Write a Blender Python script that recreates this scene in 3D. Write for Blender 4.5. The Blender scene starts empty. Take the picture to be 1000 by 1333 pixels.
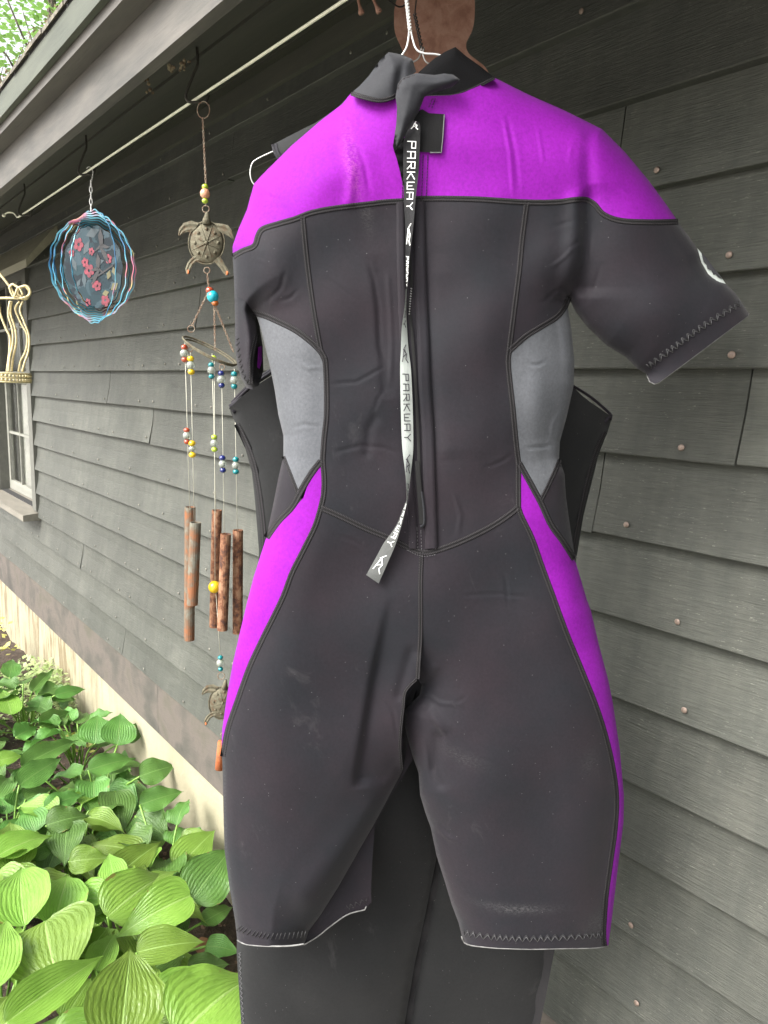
import bpy, bmesh, math, random
import numpy as np
from mathutils import Vector, Matrix
from mathutils.geometry import delaunay_2d_cdt

# ------------------------------------------------------------------ camera, light
sc = bpy.context.scene
COL = sc.collection
R = random.Random(7)
F = 940.0
GAP = 1.157            # camera's distance from the siding
H = 1.95               # camera height
def _cam():
    a = np.array([-278.33-500, -(483.96-666.5), -F])
    Y = 666.5+(a[0]*(320-500)+F*F)/a[1]
    v = np.array([320-500, -(Y-666.5), -F])
    X = -a/np.linalg.norm(a); Z = -v/np.linalg.norm(v)
    return np.array([X, np.cross(Z, X), Z])
M = _cam()
C0 = np.array([0, -GAP, H])
hh = -M[:, 2].copy(); hh[2] = 0; hh /= np.linalg.norm(hh)
rr = np.array([-hh[1], hh[0], 0]) * -1.0      # to the right, horizontal
def ray(x, y): return M @ np.array([(x-500)/F, -(y-666.5)/F, -1.0])
def P(x, y, d):                                # a point at horizontal distance d ahead
    r = ray(x, y); return C0 + r*(d/(r @ hh))
def Pn(xy, d):
    xy = np.asarray(xy, float)
    r = np.stack([(xy[:, 0]-500)/F, -(xy[:, 1]-666.5)/F, -np.ones(len(xy))], 1) @ M.T
    return C0 + r*(d/(r @ hh))[:, None]
def PY(x, y, Y):                               # on the vertical plane at world y=Y
    r = ray(x, y); return C0 + r*((Y-C0[1])/r[1])
def PZ(x, y, z):
    r = ray(x, y); return C0 + r*((z-H)/r[2])

cd = bpy.data.cameras.new('camera'); cam = bpy.data.objects.new('camera', cd); COL.objects.link(cam)
m4 = Matrix.Identity(4)
for i in range(3):
    for j in range(3): m4[i][j] = M[i][j]
    m4[i][3] = C0[i]
cam.matrix_world = m4
cd.sensor_fit = 'HORIZONTAL'; cd.sensor_width = 36; cd.lens = 36*F/1000
cd.clip_start = 0.05; cd.clip_end = 4000
sc.camera = cam
sc.view_settings.view_transform = 'Standard'; sc.view_settings.look = 'None'
sc.view_settings.gamma = 1; sc.view_settings.exposure = 1.74
try: sc.view_settings.use_curve_mapping = False
except Exception: pass

SUN_EL, SUN_AZ = math.radians(44), math.radians(266)   # azimuth counter-clockwise from +X of where the sun stands
w = bpy.data.worlds.new('World'); sc.world = w; w.use_nodes = True
nt = w.node_tree; nt.nodes.clear()
sky = nt.nodes.new('ShaderNodeTexSky'); sky.sky_type = 'NISHITA'; sky.sun_disc = False
sky.sun_elevation = SUN_EL; sky.sun_rotation = math.radians(90)-SUN_AZ
sky.air_density = 1.0; sky.dust_density = 6.0; sky.ozone_density = 0.6
hs = nt.nodes.new('ShaderNodeHueSaturation'); hs.inputs['Saturation'].default_value = 0.22
bg = nt.nodes.new('ShaderNodeBackground'); bg.inputs['Strength'].default_value = 0.15
out = nt.nodes.new('ShaderNodeOutputWorld')
nt.links.new(sky.outputs[0], hs.inputs['Color']); nt.links.new(hs.outputs[0], bg.inputs[0]); nt.links.new(bg.outputs[0], out.inputs[0])
sd = bpy.data.lights.new('sun', 'SUN'); sd.energy = 0.9; sd.angle = math.radians(28); sd.color = (1, .97, .9)
so = bpy.data.objects.new('sun', sd); COL.objects.link(so)
sdir = Vector((math.cos(SUN_EL)*math.cos(SUN_AZ), math.cos(SUN_EL)*math.sin(SUN_AZ), math.sin(SUN_EL)))
so.rotation_euler = sdir.to_track_quat('Z', 'Y').to_euler()

# ------------------------------------------------------------------ helpers
def prop(o, label=None, cat=None, group=None, kind=None):
    if label: o['label'] = label
    if cat: o['category'] = cat
    if group: o['group'] = group
    if kind: o['kind'] = kind
    return o
def empty(name, loc, label, cat, group=None):
    o = bpy.data.objects.new(name, None); COL.objects.link(o); o.location = loc
    o.empty_display_size = .05
    return prop(o, label, cat, group)
def mesh_obj(name, verts, faces, mat, parent=None, smooth=True, uvs=None, data=None):
    """verts are world coordinates; the object keeps its origin at its parent's"""
    if data is None:
        off = np.zeros(3)
        if parent is not None:
            q = parent
            while q is not None:
                off = off + np.array(q.location); q = q.parent
        me = bpy.data.meshes.new(name)
        vv = [tuple(np.asarray(v, float)-off) for v in verts]
        me.from_pydata(vv, [], [tuple(f) for f in faces])
        if uvs is not None:
            ul = me.uv_layers.new(name='UVMap')
            li = np.empty(len(me.loops), dtype=np.int32); me.loops.foreach_get('vertex_index', li)
            ul.data.foreach_set('uv', np.asarray(uvs, dtype=np.float32)[li].ravel())
        if smooth: me.polygons.foreach_set('use_smooth', [True]*len(me.polygons))
        mats = mat if isinstance(mat, (list, tuple)) else [mat]
        for m in mats: me.materials.append(m)
        me.update()
    else: me = data
    o = bpy.data.objects.new(name, me); COL.objects.link(o)
    if parent is not None: o.parent = parent
    return o
class MB:
    def __init__(s): s.v = []; s.f = []
    def add(s, v, f):
        n = len(s.v); s.v += [tuple(map(float, q)) for q in v]; s.f += [tuple(i+n for i in g) for g in f]; return s
    def box(s, a, b):
        x0, y0, z0 = a; x1, y1, z1 = b
        return s.add([(x0,y0,z0),(x1,y0,z0),(x1,y1,z0),(x0,y1,z0),(x0,y0,z1),(x1,y0,z1),(x1,y1,z1),(x0,y1,z1)],
                     [(0,3,2,1),(4,5,6,7),(0,1,5,4),(1,2,6,5),(2,3,7,6),(3,0,4,7)])
    def tube(s, pts, r, n=8, closed=False, cap=True):
        pts = [Vector(p) for p in pts]; k = len(pts)
        rs = r if hasattr(r, '__len__') else [r]*k
        up = None; rings = []
        for i, p in enumerate(pts):
            a = pts[(i-1) % k] if (closed or i > 0) else p; b = pts[(i+1) % k] if (closed or i < k-1) else p
            t = (b-a); t = t.normalized() if t.length > 1e-9 else Vector((0, 0, 1))
            if up is None:
                up = Vector((0, 0, 1)) if abs(t.z) < .9 else Vector((1, 0, 0))
            u = (up - t*up.dot(t)); u = u.normalized() if u.length > 1e-6 else t.orthogonal().normalized()
            vv = t.cross(u); up = u
            rings.append([p+(u*math.cos(q*2*math.pi/n)+vv*math.sin(q*2*math.pi/n))*rs[i] for q in range(n)])
        vs = [q for ring in rings for q in ring]; fs = []
        for i in range(k if closed else k-1):
            j = (i+1) % k
            for q in range(n): fs.append((i*n+q, i*n+(q+1) % n, j*n+(q+1) % n, j*n+q))
        if cap and not closed:
            fs.append(tuple(range(n-1, -1, -1))); fs.append(tuple((k-1)*n+q for q in range(n)))
        return s.add(vs, fs)
    def sphere(s, c, r, n=12, m=8, sc3=(1, 1, 1)):
        vs = [(c[0], c[1], c[2]+r*sc3[2])]; fs = []
        for i in range(1, m):
            a = math.pi*i/m
            for j in range(n):
                b = 2*math.pi*j/n
                vs.append((c[0]+r*sc3[0]*math.sin(a)*math.cos(b), c[1]+r*sc3[1]*math.sin(a)*math.sin(b), c[2]+r*sc3[2]*math.cos(a)))
        vs.append((c[0], c[1], c[2]-r*sc3[2])); L = len(vs)-1
        for j in range(n): fs.append((0, 1+j, 1+(j+1) % n)); fs.append((L, L-n+(j+1) % n, L-n+j))
        for i in range(m-2):
            for j in range(n):
                a = 1+i*n+j; b = 1+i*n+(j+1) % n; fs.append((a, a+n, b+n, b))
        return s.add(vs, fs)
    def build(s, name, mat, parent=None, smooth=False):
        return mesh_obj(name, s.v, s.f, mat, parent, smooth)
def smoothline(pts, step, closed=False):
    """Catmull-Rom through the points, resampled"""
    p = np.asarray(pts, float); n = len(p); outp = []
    segs = n if closed else n-1
    for i in range(segs):
        if closed: a, b, c, d = p[(i-1) % n], p[i], p[(i+1) % n], p[(i+2) % n]
        else: a, b, c, d = p[max(i-1, 0)], p[i], p[i+1], p[min(i+2, n-1)]
        k = max(1, int(round(np.linalg.norm(c-b)/step)))
        for j in range(k):
            t = j/k
            outp.append(.5*((2*b)+(c-a)*t+(2*a-5*b+4*c-d)*t*t+(-a+3*b-3*c+d)*t**3))
    if not closed: outp.append(p[-1])
    return np.array(outp)
def line(pts, step):
    p = np.asarray(pts, float); outp = []
    for a, b in zip(p[:-1], p[1:]):
        k = max(1, int(round(np.linalg.norm(b-a)/step)))
        for j in range(k): outp.append(a+(b-a)*j/k)
    outp.append(p[-1]); return np.array(outp)
def segdist(q, a, b):
    ab = b-a; L = max(ab @ ab, 1e-9)
    t = np.clip(((q-a) @ ab)/L, 0, 1)
    return np.linalg.norm(q-a-t[:, None]*ab, axis=1)
def linedist(q, pts):
    pts = np.asarray(pts, float); d = np.full(len(q), 1e9)
    for a, b in zip(pts[:-1], pts[1:]): d = np.minimum(d, segdist(q, a, b))
    return d
def inside(q, poly):
    x, y = q[:, 0], q[:, 1]; c = np.zeros(len(q), bool); n = len(poly)
    for i in range(n):
        x0, y0 = poly[i]; x1, y1 = poly[(i+1) % n]
        if y0 == y1: continue
        cond = ((y0 > y) != (y1 > y)) & (x < (x1-x0)*(y-y0)/(y1-y0)+x0)
        c ^= cond
    return c

# ------------------------------------------------------------------ materials
def nmat(name):
    m = bpy.data.materials.new(name); m.use_nodes = True
    n = m.node_tree; b = n.nodes['Principled BSDF']; return m, n, b
def N(n, t, **k):
    x = n.nodes.new(t)
    for a, v in k.items():
        if a in x.inputs: x.inputs[a].default_value = v
        else: setattr(x, a, v)
    return x
def coords(n, kind='Object', scale=(1, 1, 1)):
    mp = n.nodes.new('ShaderNodeMapping'); mp.inputs['Scale'].default_value = scale
    if kind == 'World':
        g = n.nodes.new('ShaderNodeNewGeometry'); n.links.new(g.outputs['Position'], mp.inputs[0])
    else:
        t = n.nodes.new('ShaderNodeTexCoord'); n.links.new(t.outputs[kind], mp.inputs[0])
    return mp.outputs[0]
def noise(n, co, scale, detail=4, rough=.55, dist=0):
    x = N(n, 'ShaderNodeTexNoise', Scale=scale, Detail=detail, Roughness=rough, Distortion=dist)
    n.links.new(co, x.inputs['Vector']); return x.outputs['Fac']
def ramp(n, fac, stops):
    r = n.nodes.new('ShaderNodeValToRGB'); e = r.color_ramp.elements
    while len(e) < len(stops): e.new(.5)
    for i, (p, c) in enumerate(stops):
        e[i].position = p; e[i].color = (*c, 1) if len(c) == 3 else c
    n.links.new(fac, r.inputs[0]); return r.outputs[0]
def mixc(n, fac, a, b, mode='MIX'):
    x = n.nodes.new('ShaderNodeMix'); x.data_type = 'RGBA'; x.blend_type = mode
    for s, v in ((x.inputs[0], fac), (x.inputs[6], a), (x.inputs[7], b)):
        if hasattr(v, 'links'): n.links.new(v, s)
        elif isinstance(v, (int, float)): s.default_value = v
        else: s.default_value = (*v, 1)
    return x.outputs[2]
def mathn(n, op, a, b=0.0, c=None):
    x = n.nodes.new('ShaderNodeMath'); x.operation = op
    for s, v in zip(x.inputs, (a, b) if c is None else (a, b, c)):
        if hasattr(v, 'links'): n.links.new(v, s)
        else: s.default_value = v
    return x.outputs[0]
def bump(n, b, h, strength=.3, dist=.01, prev=None):
    x = N(n, 'ShaderNodeBump', Strength=strength, Distance=dist); n.links.new(h, x.inputs['Height'])
    if prev is not None: n.links.new(prev, x.inputs['Normal'])
    n.links.new(x.outputs[0], b.inputs['Normal']); return x.outputs[0]
def simple(name, c, rough=.6, metal=0, var=.15, scale=30, bmp=.1, bscale=80, coat=0, alpha=1, trans=0, spec=.5):
    m, n, b = nmat(name)
    co = coords(n, 'World'); f = noise(n, co, scale)
    lo = tuple(x*(1-var) for x in c); hi = tuple(min(1, x*(1+var)) for x in c)
    n.links.new(ramp(n, f, [(.3, lo), (.7, hi)]), b.inputs['Base Color'])
    b.inputs['Roughness'].default_value = rough; b.inputs['Metallic'].default_value = metal
    b.inputs['Specular IOR Level'].default_value = spec
    if trans: b.inputs['Transmission Weight'].default_value = trans
    if coat: b.inputs['Coat Weight'].default_value = coat
    if bmp: bump(n, b, noise(n, co, bscale), bmp, .002)
    return m

def neoprene(name, c, tint, rough=.72, sheen=.10, speck=True, scuff=True, stains=(), spec=.2):
    m, n, b = nmat(name); co = coords(n, 'World')
    f = noise(n, co, 7, 5, .6)
    col = ramp(n, f, [(.35, c), (.65, tint)])
    f2 = noise(n, co, 260, 3, .7)
    col = mixc(n, .38, col, ramp(n, f2, [(.3, (.4, .4, .4)), (.7, (1.1, 1.1, 1.1))]), 'MULTIPLY')
    if scuff:
        s = noise(n, coords(n, 'World', (1, 1, .55)), 16, 6, .72, .6)
        sm = ramp(n, s, [(.62, (0, 0, 0)), (.80, (.10, .10, .10))])
        col = mixc(n, sm, col, (.23, .22, .22))
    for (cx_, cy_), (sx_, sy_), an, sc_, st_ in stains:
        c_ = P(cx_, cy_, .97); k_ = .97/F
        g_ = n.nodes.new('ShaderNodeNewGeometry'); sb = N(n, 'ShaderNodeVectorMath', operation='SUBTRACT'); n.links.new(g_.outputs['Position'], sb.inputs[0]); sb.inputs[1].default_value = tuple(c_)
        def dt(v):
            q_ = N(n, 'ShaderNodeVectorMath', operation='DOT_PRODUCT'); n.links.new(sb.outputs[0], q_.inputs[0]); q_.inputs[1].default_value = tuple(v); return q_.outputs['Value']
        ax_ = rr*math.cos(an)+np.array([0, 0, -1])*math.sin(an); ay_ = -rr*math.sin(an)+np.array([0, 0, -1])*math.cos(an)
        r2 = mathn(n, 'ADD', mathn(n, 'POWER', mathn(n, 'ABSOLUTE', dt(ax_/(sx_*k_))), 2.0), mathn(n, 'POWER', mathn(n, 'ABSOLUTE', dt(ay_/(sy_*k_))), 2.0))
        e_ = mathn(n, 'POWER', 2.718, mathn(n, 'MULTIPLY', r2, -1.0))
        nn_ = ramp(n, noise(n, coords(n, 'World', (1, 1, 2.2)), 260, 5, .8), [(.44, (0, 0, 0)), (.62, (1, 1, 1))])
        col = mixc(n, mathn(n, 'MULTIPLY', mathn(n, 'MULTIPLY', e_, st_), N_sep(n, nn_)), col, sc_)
    if speck:                                           # lint on the cloth
        v = N(n, 'ShaderNodeTexVoronoi', Scale=230.0); n.links.new(co, v.inputs['Vector'])
        k = mathn(n, 'LESS_THAN', v.outputs['Distance'], .10)
        k = mathn(n, 'MULTIPLY', k, mathn(n, 'GREATER_THAN', N_sep(n, v.outputs['Color']), .955))
        col = mixc(n, mathn(n, 'MULTIPLY', k, .32), col, (.5, .5, .48))
    n.links.new(col, b.inputs['Base Color'])
    b.inputs['Roughness'].default_value = rough
    b.inputs['Specular IOR Level'].default_value = spec
    b.inputs['Sheen Weight'].default_value = sheen; b.inputs['Sheen Roughness'].default_value = .45
    p = bump(n, b, noise(n, co, 900, 2), .22, .0006)
    p = bump(n, b, noise(n, co, 45, 4, .6), .3, .0014, p)
    return m
def N_sep(n, c):
    s = n.nodes.new('ShaderNodeSeparateColor'); n.links.new(c, s.inputs[0]); return s.outputs[0]
MT = {}
MT['black'] = neoprene('black_neoprene', (.0098, .0104, .0140), (.0165, .0122, .0165), stains=[((478,278),(7,26),-.15,(.07,.068,.066),.45),((668,1166),(46,7),0,(.11,.11,.11),.5),((775,1200),(22,22),0,(.06,.06,.06),.5),((600,975),(34,10),.3,(.05,.05,.05),.4),((765,985),(14,20),0,(.05,.05,.05),.4)])
MT['black2'] = neoprene('faded_black_neoprene', (.0095, .0102, .0108), (.0135, .0138, .0142), speck=True)
MT['grey'] = neoprene('grey_neoprene', (.085, .09, .10), (.105, .11, .12), scuff=False)
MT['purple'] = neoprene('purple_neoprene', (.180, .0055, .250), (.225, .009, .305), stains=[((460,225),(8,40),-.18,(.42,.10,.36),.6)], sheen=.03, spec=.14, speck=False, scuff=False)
MT['purplestain'] = MT['purple']
MT['inner'] = neoprene('inner_lining', (.012, .012, .013), (.018, .017, .018), speck=False, scuff=False)
MT['collar'] = neoprene('collar_neoprene', (.020, .021, .025), (.028, .029, .033))
MT['velcro'] = simple('velcro', (.0055, .0055, .006), .95, spec=.1, bmp=.8, bscale=900)
MT['patch'] = simple('patch_nylon', (.007, .007, .0075), .7, spec=.12, bmp=.3, bscale=700)
def seam_mat(name, dark, light):
    m, n, b = nmat(name)
    tc = n.nodes.new('ShaderNodeTexCoord'); sx = n.nodes.new('ShaderNodeSeparateXYZ'); n.links.new(tc.outputs['UV'], sx.inputs[0])
    st = mathn(n, 'SINE', mathn(n, 'MULTIPLY', sx.outputs[0], 2.9))
    zig = mathn(n, 'MULTIPLY', st, .25)
    cen = mathn(n, 'ABSOLUTE', sx.outputs[1])
    band = mathn(n, 'LESS_THAN', mathn(n, 'ABSOLUTE', mathn(n, 'SUBTRACT', cen, mathn(n, 'ADD', .42, zig))), .26)
    fl = mathn(n, 'MULTIPLY', band, mathn(n, 'ADD', mathn(n, 'MULTIPLY', st, .3), .6))
    n.links.new(mixc(n, fl, dark, light), b.inputs['Base Color'])
    b.inputs['Roughness'].default_value = .8; b.inputs['Specular IOR Level'].default_value = .25
    bump(n, b, fl, .8, .0012)
    return m
MT['seam'] = seam_mat('seam_thread', (.003, .003, .003), (.048, .044, .048))
MT['thread'] = simple('dark_thread', (.012, .012, .013), .7, bmp=0)
MT['thread_l'] = simple('grey_thread', (.10, .10, .105), .7, bmp=0)
MT['hem'] = simple('pale_hem_edge', (.15, .15, .145), .5, var=.4, scale=90, bmp=0)
MT['tape_b'] = simple('black_tape', (.008, .008, .009), .5, spec=.25, bmp=.5, bscale=1200)
MT['tape_bg'] = simple('worn_black_tape', (.062, .066, .063), .4, bmp=.5, bscale=1200)
MT['tape_w'] = simple('white_tape', (.47, .51, .48), .5, var=.05, bmp=.4, bscale=1200)
MT['ink_w'] = simple('white_print', (.75, .76, .74), .6, bmp=0)
MT['ink_b'] = simple('black_print', (.04, .04, .045), .6, bmp=0)
MT['zip'] = simple('zip_line', (.28, .28, .28), .4, bmp=0)
MT['gap'] = simple('zip_gap_shade', (.006, .006, .006), .9, bmp=0)  # near-black colour for the shade inside the zip opening
MT['wire_w'] = simple('white_wire', (.66, .66, .64), .35, var=.1, bmp=0)
MT['wire_lit'] = simple('lit_black_wire', (.42, .42, .40), .35, .8, bmp=0)  # paler copy of the black hanger wire, for the part that looks lit
MT['wire_b'] = simple('black_wire', (.03, .028, .026), .4, .5, bmp=0)
MT['rod'] = simple('cream_rod', (.80, .80, .64), .4, var=.12, scale=60, bmp=.1)
MT['hook'] = simple('dark_iron', (.045, .042, .034), .6, .3)
def rust(name, a, b_, c, sc=60, metal=.25):
    m, n, b = nmat(name); co = coords(n, 'World')
    f = noise(n, co, sc, 8, .7, .3)
    n.links.new(ramp(n, f, [(.40, a), (.49, b_), (.58, c)]), b.inputs['Base Color'])
    b.inputs['Roughness'].default_value = .8; b.inputs['Metallic'].default_value = metal
    bump(n, b, noise(n, co, sc*5, 4), .5, .001); return m
MT['rust_tube'] = rust('rusty_tube', (.075, .036, .026), (.20, .085, .042), (.30, .17, .10), 55)
MT['rust_tube2'] = rust('grey_rusty_tube', (.24, .095, .04), (.15, .10, .065), (.17, .165, .13), 22)
MT['rust_plate'] = rust('rusty_plate', (.22, .11, .075), (.28, .15, .105), (.33, .19, .14), 30)
MT['rust_orange'] = rust('orange_rust', (.38, .10, .03), (.45, .14, .05), (.25, .09, .04), 80)
MT['patina'] = rust('weathered_patina', (.10, .07, .04), (.105, .098, .065), (.15, .135, .09), 90)
MT['chain'] = rust('rusty_chain', (.16, .09, .06), (.22, .15, .10), (.30, .26, .2), 200)
def glass_bead(name, c, tr=.35):
    m, n, b = nmat(name); b.inputs['Base Color'].default_value = (*c, 1)
    b.inputs['Roughness'].default_value = .12; b.inputs['Transmission Weight'].default_value = tr
    b.inputs['Coat Weight'].default_value = .5; return m
for k, c in dict(red=(.42, .07, .03), clear=(.5, .54, .48), yellow=(.75, .50, .02), lime=(.42, .55, .05), teal=(.01, .22, .24), navy=(.015, .025, .16), peach=(.7, .36, .22), cyan=(.02, .42, .52), orange=(.5, .14, .03)).items():
    MT['bead_'+k] = glass_bead('bead_'+k, c, .6 if k == 'clear' else .2)
MT['string'] = simple('nylon_string', (.55, .54, .44), .5, bmp=0)

def siding_mat():
    m, n, b = nmat('painted_siding'); oi = n.nodes.new('ShaderNodeObjectInfo')
    co = coords(n, 'World', (1, 8, 8)); g = coords(n, 'World', (3.0, 60, 60)); w1 = coords(n, 'World')
    base = ramp(n, noise(n, w1, 3.2, 6, .65), [(.3, (.055, .058, .050)), (.55, (.077, .080, .069)), (.75, (.108, .110, .095))])
    grain = noise(n, g, 7, 6, .75)
    base = mixc(n, .75, base, ramp(n, grain, [(.32, (.62, .62, .62)), (.5, (.95, .95, .95)), (.72, (1.35, 1.35, 1.33))]), 'MULTIPLY')
    band = noise(n, coords(n, 'World', (26, 5, 5)), 1.3, 5, .6)
    base = mixc(n, .5, base, ramp(n, band, [(.35, (.78, .80, .78)), (.65, (1.22, 1.2, 1.15))]), 'MULTIPLY')
    vv = N(n, 'ShaderNodeHueSaturation'); n.links.new(base, vv.inputs['Color'])
    n.links.new(mathn(n, 'ADD', .82, mathn(n, 'MULTIPLY', oi.outputs['Random'], .36)), vv.inputs['Value'])
    scr = noise(n, coords(n, 'World', (30, 170, 170)), 2.2, 3, .8)     # worn flecks
    sm = mathn(n, 'MULTIPLY', mathn(n, 'GREATER_THAN', scr, .655), mathn(n, 'GREATER_THAN', noise(n, w1, 6, 3), .5))
    col = mixc(n, mathn(n, 'MULTIPLY', sm, .5), vv.outputs[0], (.26, .26, .22))
    n.links.new(col, b.inputs['Base Color']); b.inputs['Roughness'].default_value = .55
    b.inputs['Specular IOR Level'].default_value = .45
    p = bump(n, b, grain, .8, .0045); bump(n, b, noise(n, w1, 90, 4), .22, .0015, p)
    return m
MT['siding'] = siding_mat()
def painted(name, lo, hi, sc=4, rough=.6, stretch=(1, 6, 6)):
    m, n, b = nmat(name); co = coords(n, 'World', stretch)
    f = noise(n, co, sc, 7, .65, .2)
    n.links.new(ramp(n, f, [(.3, lo), (.7, hi)]), b.inputs['Base Color']); b.inputs['Roughness'].default_value = rough
    bump(n, b, noise(n, coords(n, 'World', (2, 40, 40)), 6, 6, .7), .4, .002); return m
MT['soffit'] = painted('soffit_paint', (.055, .056, .045), (.085, .083, .066))
MT['fascia'] = painted('fascia_paint', (.052, .051, .045), (.112, .102, .088), 6)
MT['fascia2'] = painted('fascia_top_paint', (.060, .057, .050), (.105, .095, .082), 5)
MT['drip'] = painted('green_drip_board', (.046, .053, .038), (.082, .09, .065), 5)
MT['trim'] = painted('window_trim_paint', (.085, .086, .073), (.12, .12, .103), 5)
MT['sill'] = painted('weathered_sill', (.13, .12, .098), (.19, .175, .145), 5)
MT['sash'] = painted('white_sash', (.19, .19, .165), (.26, .26, .225), 5)
MT['cap'] = painted('cap_board', (.26, .25, .18), (.36, .34, .25), 5)
MT['skirt'] = painted('weathered_skirt', (.085, .075, .062), (.19, .155, .135), 2.2, .75, (1, 2, 2))
def skirt2():
    m, n, b = nmat('weathered_skirt_board'); w1 = coords(n, 'World')
    f = noise(n, coords(n, 'World', (1, 1, 1.2)), 4.5, 7, .65, .4)
    c = ramp(n, f, [(.25, (.045, .042, .037)), (.42, (.070, .064, .054)), (.55, (.105, .088, .076)), (.68, (.078, .072, .054)), (.8, (.12, .11, .065))])
    n.links.new(c, b.inputs['Base Color']); b.inputs['Roughness'].default_value = .8
    bump(n, b, noise(n, coords(n, 'World', (4, 30, 30)), 7, 5), .4, .004); return m
MT['skirt'] = skirt2()
def concrete():
    m, n, b = nmat('stained_foundation'); w1 = coords(n, 'World')
    f = noise(n, w1, 2.4, 7, .6)
    c = ramp(n, f, [(.3, (.25, .225, .15)), (.6, (.33, .305, .21)), (.8, (.28, .265, .17))])
    st = noise(n, coords(n, 'World', (5, 5, .8)), 2.6, 6, .7)
    k = ramp(n, st, [(.47, (0, 0, 0)), (.60, (1, 1, 1))])
    sz = n.nodes.new('ShaderNodeSeparateXYZ'); n.links.new(w1, sz.inputs[0])
    k = mathn(n, 'MULTIPLY', N_sep(n, k), mathn(n, 'MINIMUM', mathn(n, 'MAXIMUM', mathn(n, 'MULTIPLY', mathn(n, 'ADD', mathn(n, 'MULTIPLY', sz.outputs[0], -1.0), -3.2), .7), 0.0), .8))
    c = mixc(n, k, c, (.13, .09, .045))
    n.links.new(c, b.inputs['Base Color']); b.inputs['Roughness'].default_value = .9
    bump(n, b, noise(n, w1, 40, 6), .5, .006); return m
MT['concrete'] = concrete()
def soil():
    m, n, b = nmat('dark_soil'); w1 = coords(n, 'World')
    f = noise(n, w1, 26, 8, .75)
    n.links.new(ramp(n, f, [(.3, (.022, .016, .011)), (.5, (.06, .042, .03)), (.66, (.12, .085, .06)), (.8, (.2, .16, .12))]), b.inputs['Base Color'])
    b.inputs['Roughness'].default_value = .95; bump(n, b, f, 1, .03); return m
MT['soil'] = soil()
MT['nail'] = simple('copper_nail', (.25, .19, .155), .45, .4, var=.3, scale=200, bmp=.2, bscale=500)
MT['nail2'] = simple('painted_nail', (.20, .19, .16), .5, .2, var=.3, scale=100)
MT['shingle'] = rust('shingle', (.05, .045, .035), (.10, .09, .07), (.17, .15, .11), 60, 0)
MT['debris'] = rust('roof_litter', (.10, .07, .04), (.22, .16, .10), (.32, .27, .18), 80, 0)
MT['glass'] = None
def glass():
    m, n, b = nmat('window_glass'); b.inputs['Base Color'].default_value = (.9, .92, .9, 1)
    b.inputs['Roughness'].default_value = .05; b.inputs['Transmission Weight'].default_value = 1
    b.inputs['IOR'].default_value = 1.45; return m
MT['glass'] = glass()
MT['curtain'] = simple('pale_curtain', (.42, .42, .36), .9, var=.1, bmp=0)
MT['cream_metal'] = simple('cream_metal', (.62, .53, .30), .45, .25, var=.25, scale=70)
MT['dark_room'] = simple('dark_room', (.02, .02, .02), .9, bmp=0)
def leaf_mat(name, c1, c2, vein, tr=.35, rough=.32):
    m, n, b = nmat(name)
    tc = n.nodes.new('ShaderNodeTexCoord'); sx = n.nodes.new('ShaderNodeSeparateXYZ'); n.links.new(tc.outputs['UV'], sx.inputs[0])
    oi = n.nodes.new('ShaderNodeObjectInfo')
    a = mathn(n, 'ABSOLUTE', sx.outputs[1])
    vv = mathn(n, 'COSINE', mathn(n, 'MULTIPLY', mathn(n, 'POWER', a, .85), 2*math.pi*7.0))
    ve = mathn(n, 'POWER', mathn(n, 'MAXIMUM', vv, 0.0), 5.0)
    mid = mathn(n, 'LESS_THAN', a, .035)
    k = mathn(n, 'MAXIMUM', mathn(n, 'MULTIPLY', ve, .15), mathn(n, 'MULTIPLY', mid, .8))
    w1 = coords(n, 'World'); f = noise(n, w1, 14, 5, .6)
    col = ramp(n, f, [(.3, c1), (.7, c2)])
    h_ = N(n, 'ShaderNodeHueSaturation'); n.links.new(col, h_.inputs['Color'])
    n.links.new(mathn(n, 'ADD', .72, mathn(n, 'MULTIPLY', oi.outputs['Random'], .56)), h_.inputs['Value'])
    n.links.new(mathn(n, 'ADD', .485, mathn(n, 'MULTIPLY', oi.outputs['Random'], .025)), h_.inputs['Hue'])
    col = mixc(n, k, h_.outputs[0], vein)
    spot = noise(n, coords(n, 'World', (1, 1, 1)), 38, 3, .6)
    ed = mathn(n, 'MULTIPLY', mathn(n, 'GREATER_THAN', mathn(n, 'ADD', spot, mathn(n, 'MULTIPLY', mathn(n, 'POWER', a, 6.0), .16)), .77), .7)
    col = mixc(n, ed, col, (.22, .15, .05))
    n.links.new(col, b.inputs['Base Color']); b.inputs['Roughness'].default_value = rough
    b.inputs['Specular IOR Level'].default_value = .5
    p = bump(n, b, vv, .28, .002)
    pk = noise(n, coords(n, 'UV', (9, 9, 9)), 2.2, 2, .5)
    bump(n, b, pk, .45, .006, p)
    t = N(n, 'ShaderNodeBsdfTranslucent'); n.links.new(col, t.inputs[0])
    mx = n.nodes.new('ShaderNodeMixShader'); mx.inputs[0].default_value = tr
    o_ = n.nodes['Material Output']
    n.links.new(b.outputs[0], mx.inputs[1]); n.links.new(t.outputs[0], mx.inputs[2]); n.links.new(mx.outputs[0], o_.inputs[0])
    return m
MT['leaf'] = leaf_mat('hosta_leaf', (.155, .29, .042), (.215, .375, .062), (.32, .48, .14), rough=.3)
MT['leaf_b'] = leaf_mat('green_hosta_leaf', (.068, .165, .032), (.105, .235, .045), (.16, .29, .08), .28, .42)
MT['leaf_v'] = leaf_mat('pale_leaf', (.50, .52, .30), (.62, .62, .42), (.3, .42, .14), .25, .5)
MT['leaf_y'] = leaf_mat('yellow_leaf', (.50, .48, .08), (.6, .6, .12), (.6, .6, .2), .3, .5)
MT['leaf_t'] = leaf_mat('tree_leaf', (.12, .26, .04), (.18, .36, .06), (.18, .32, .08), .5, .5)
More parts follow.
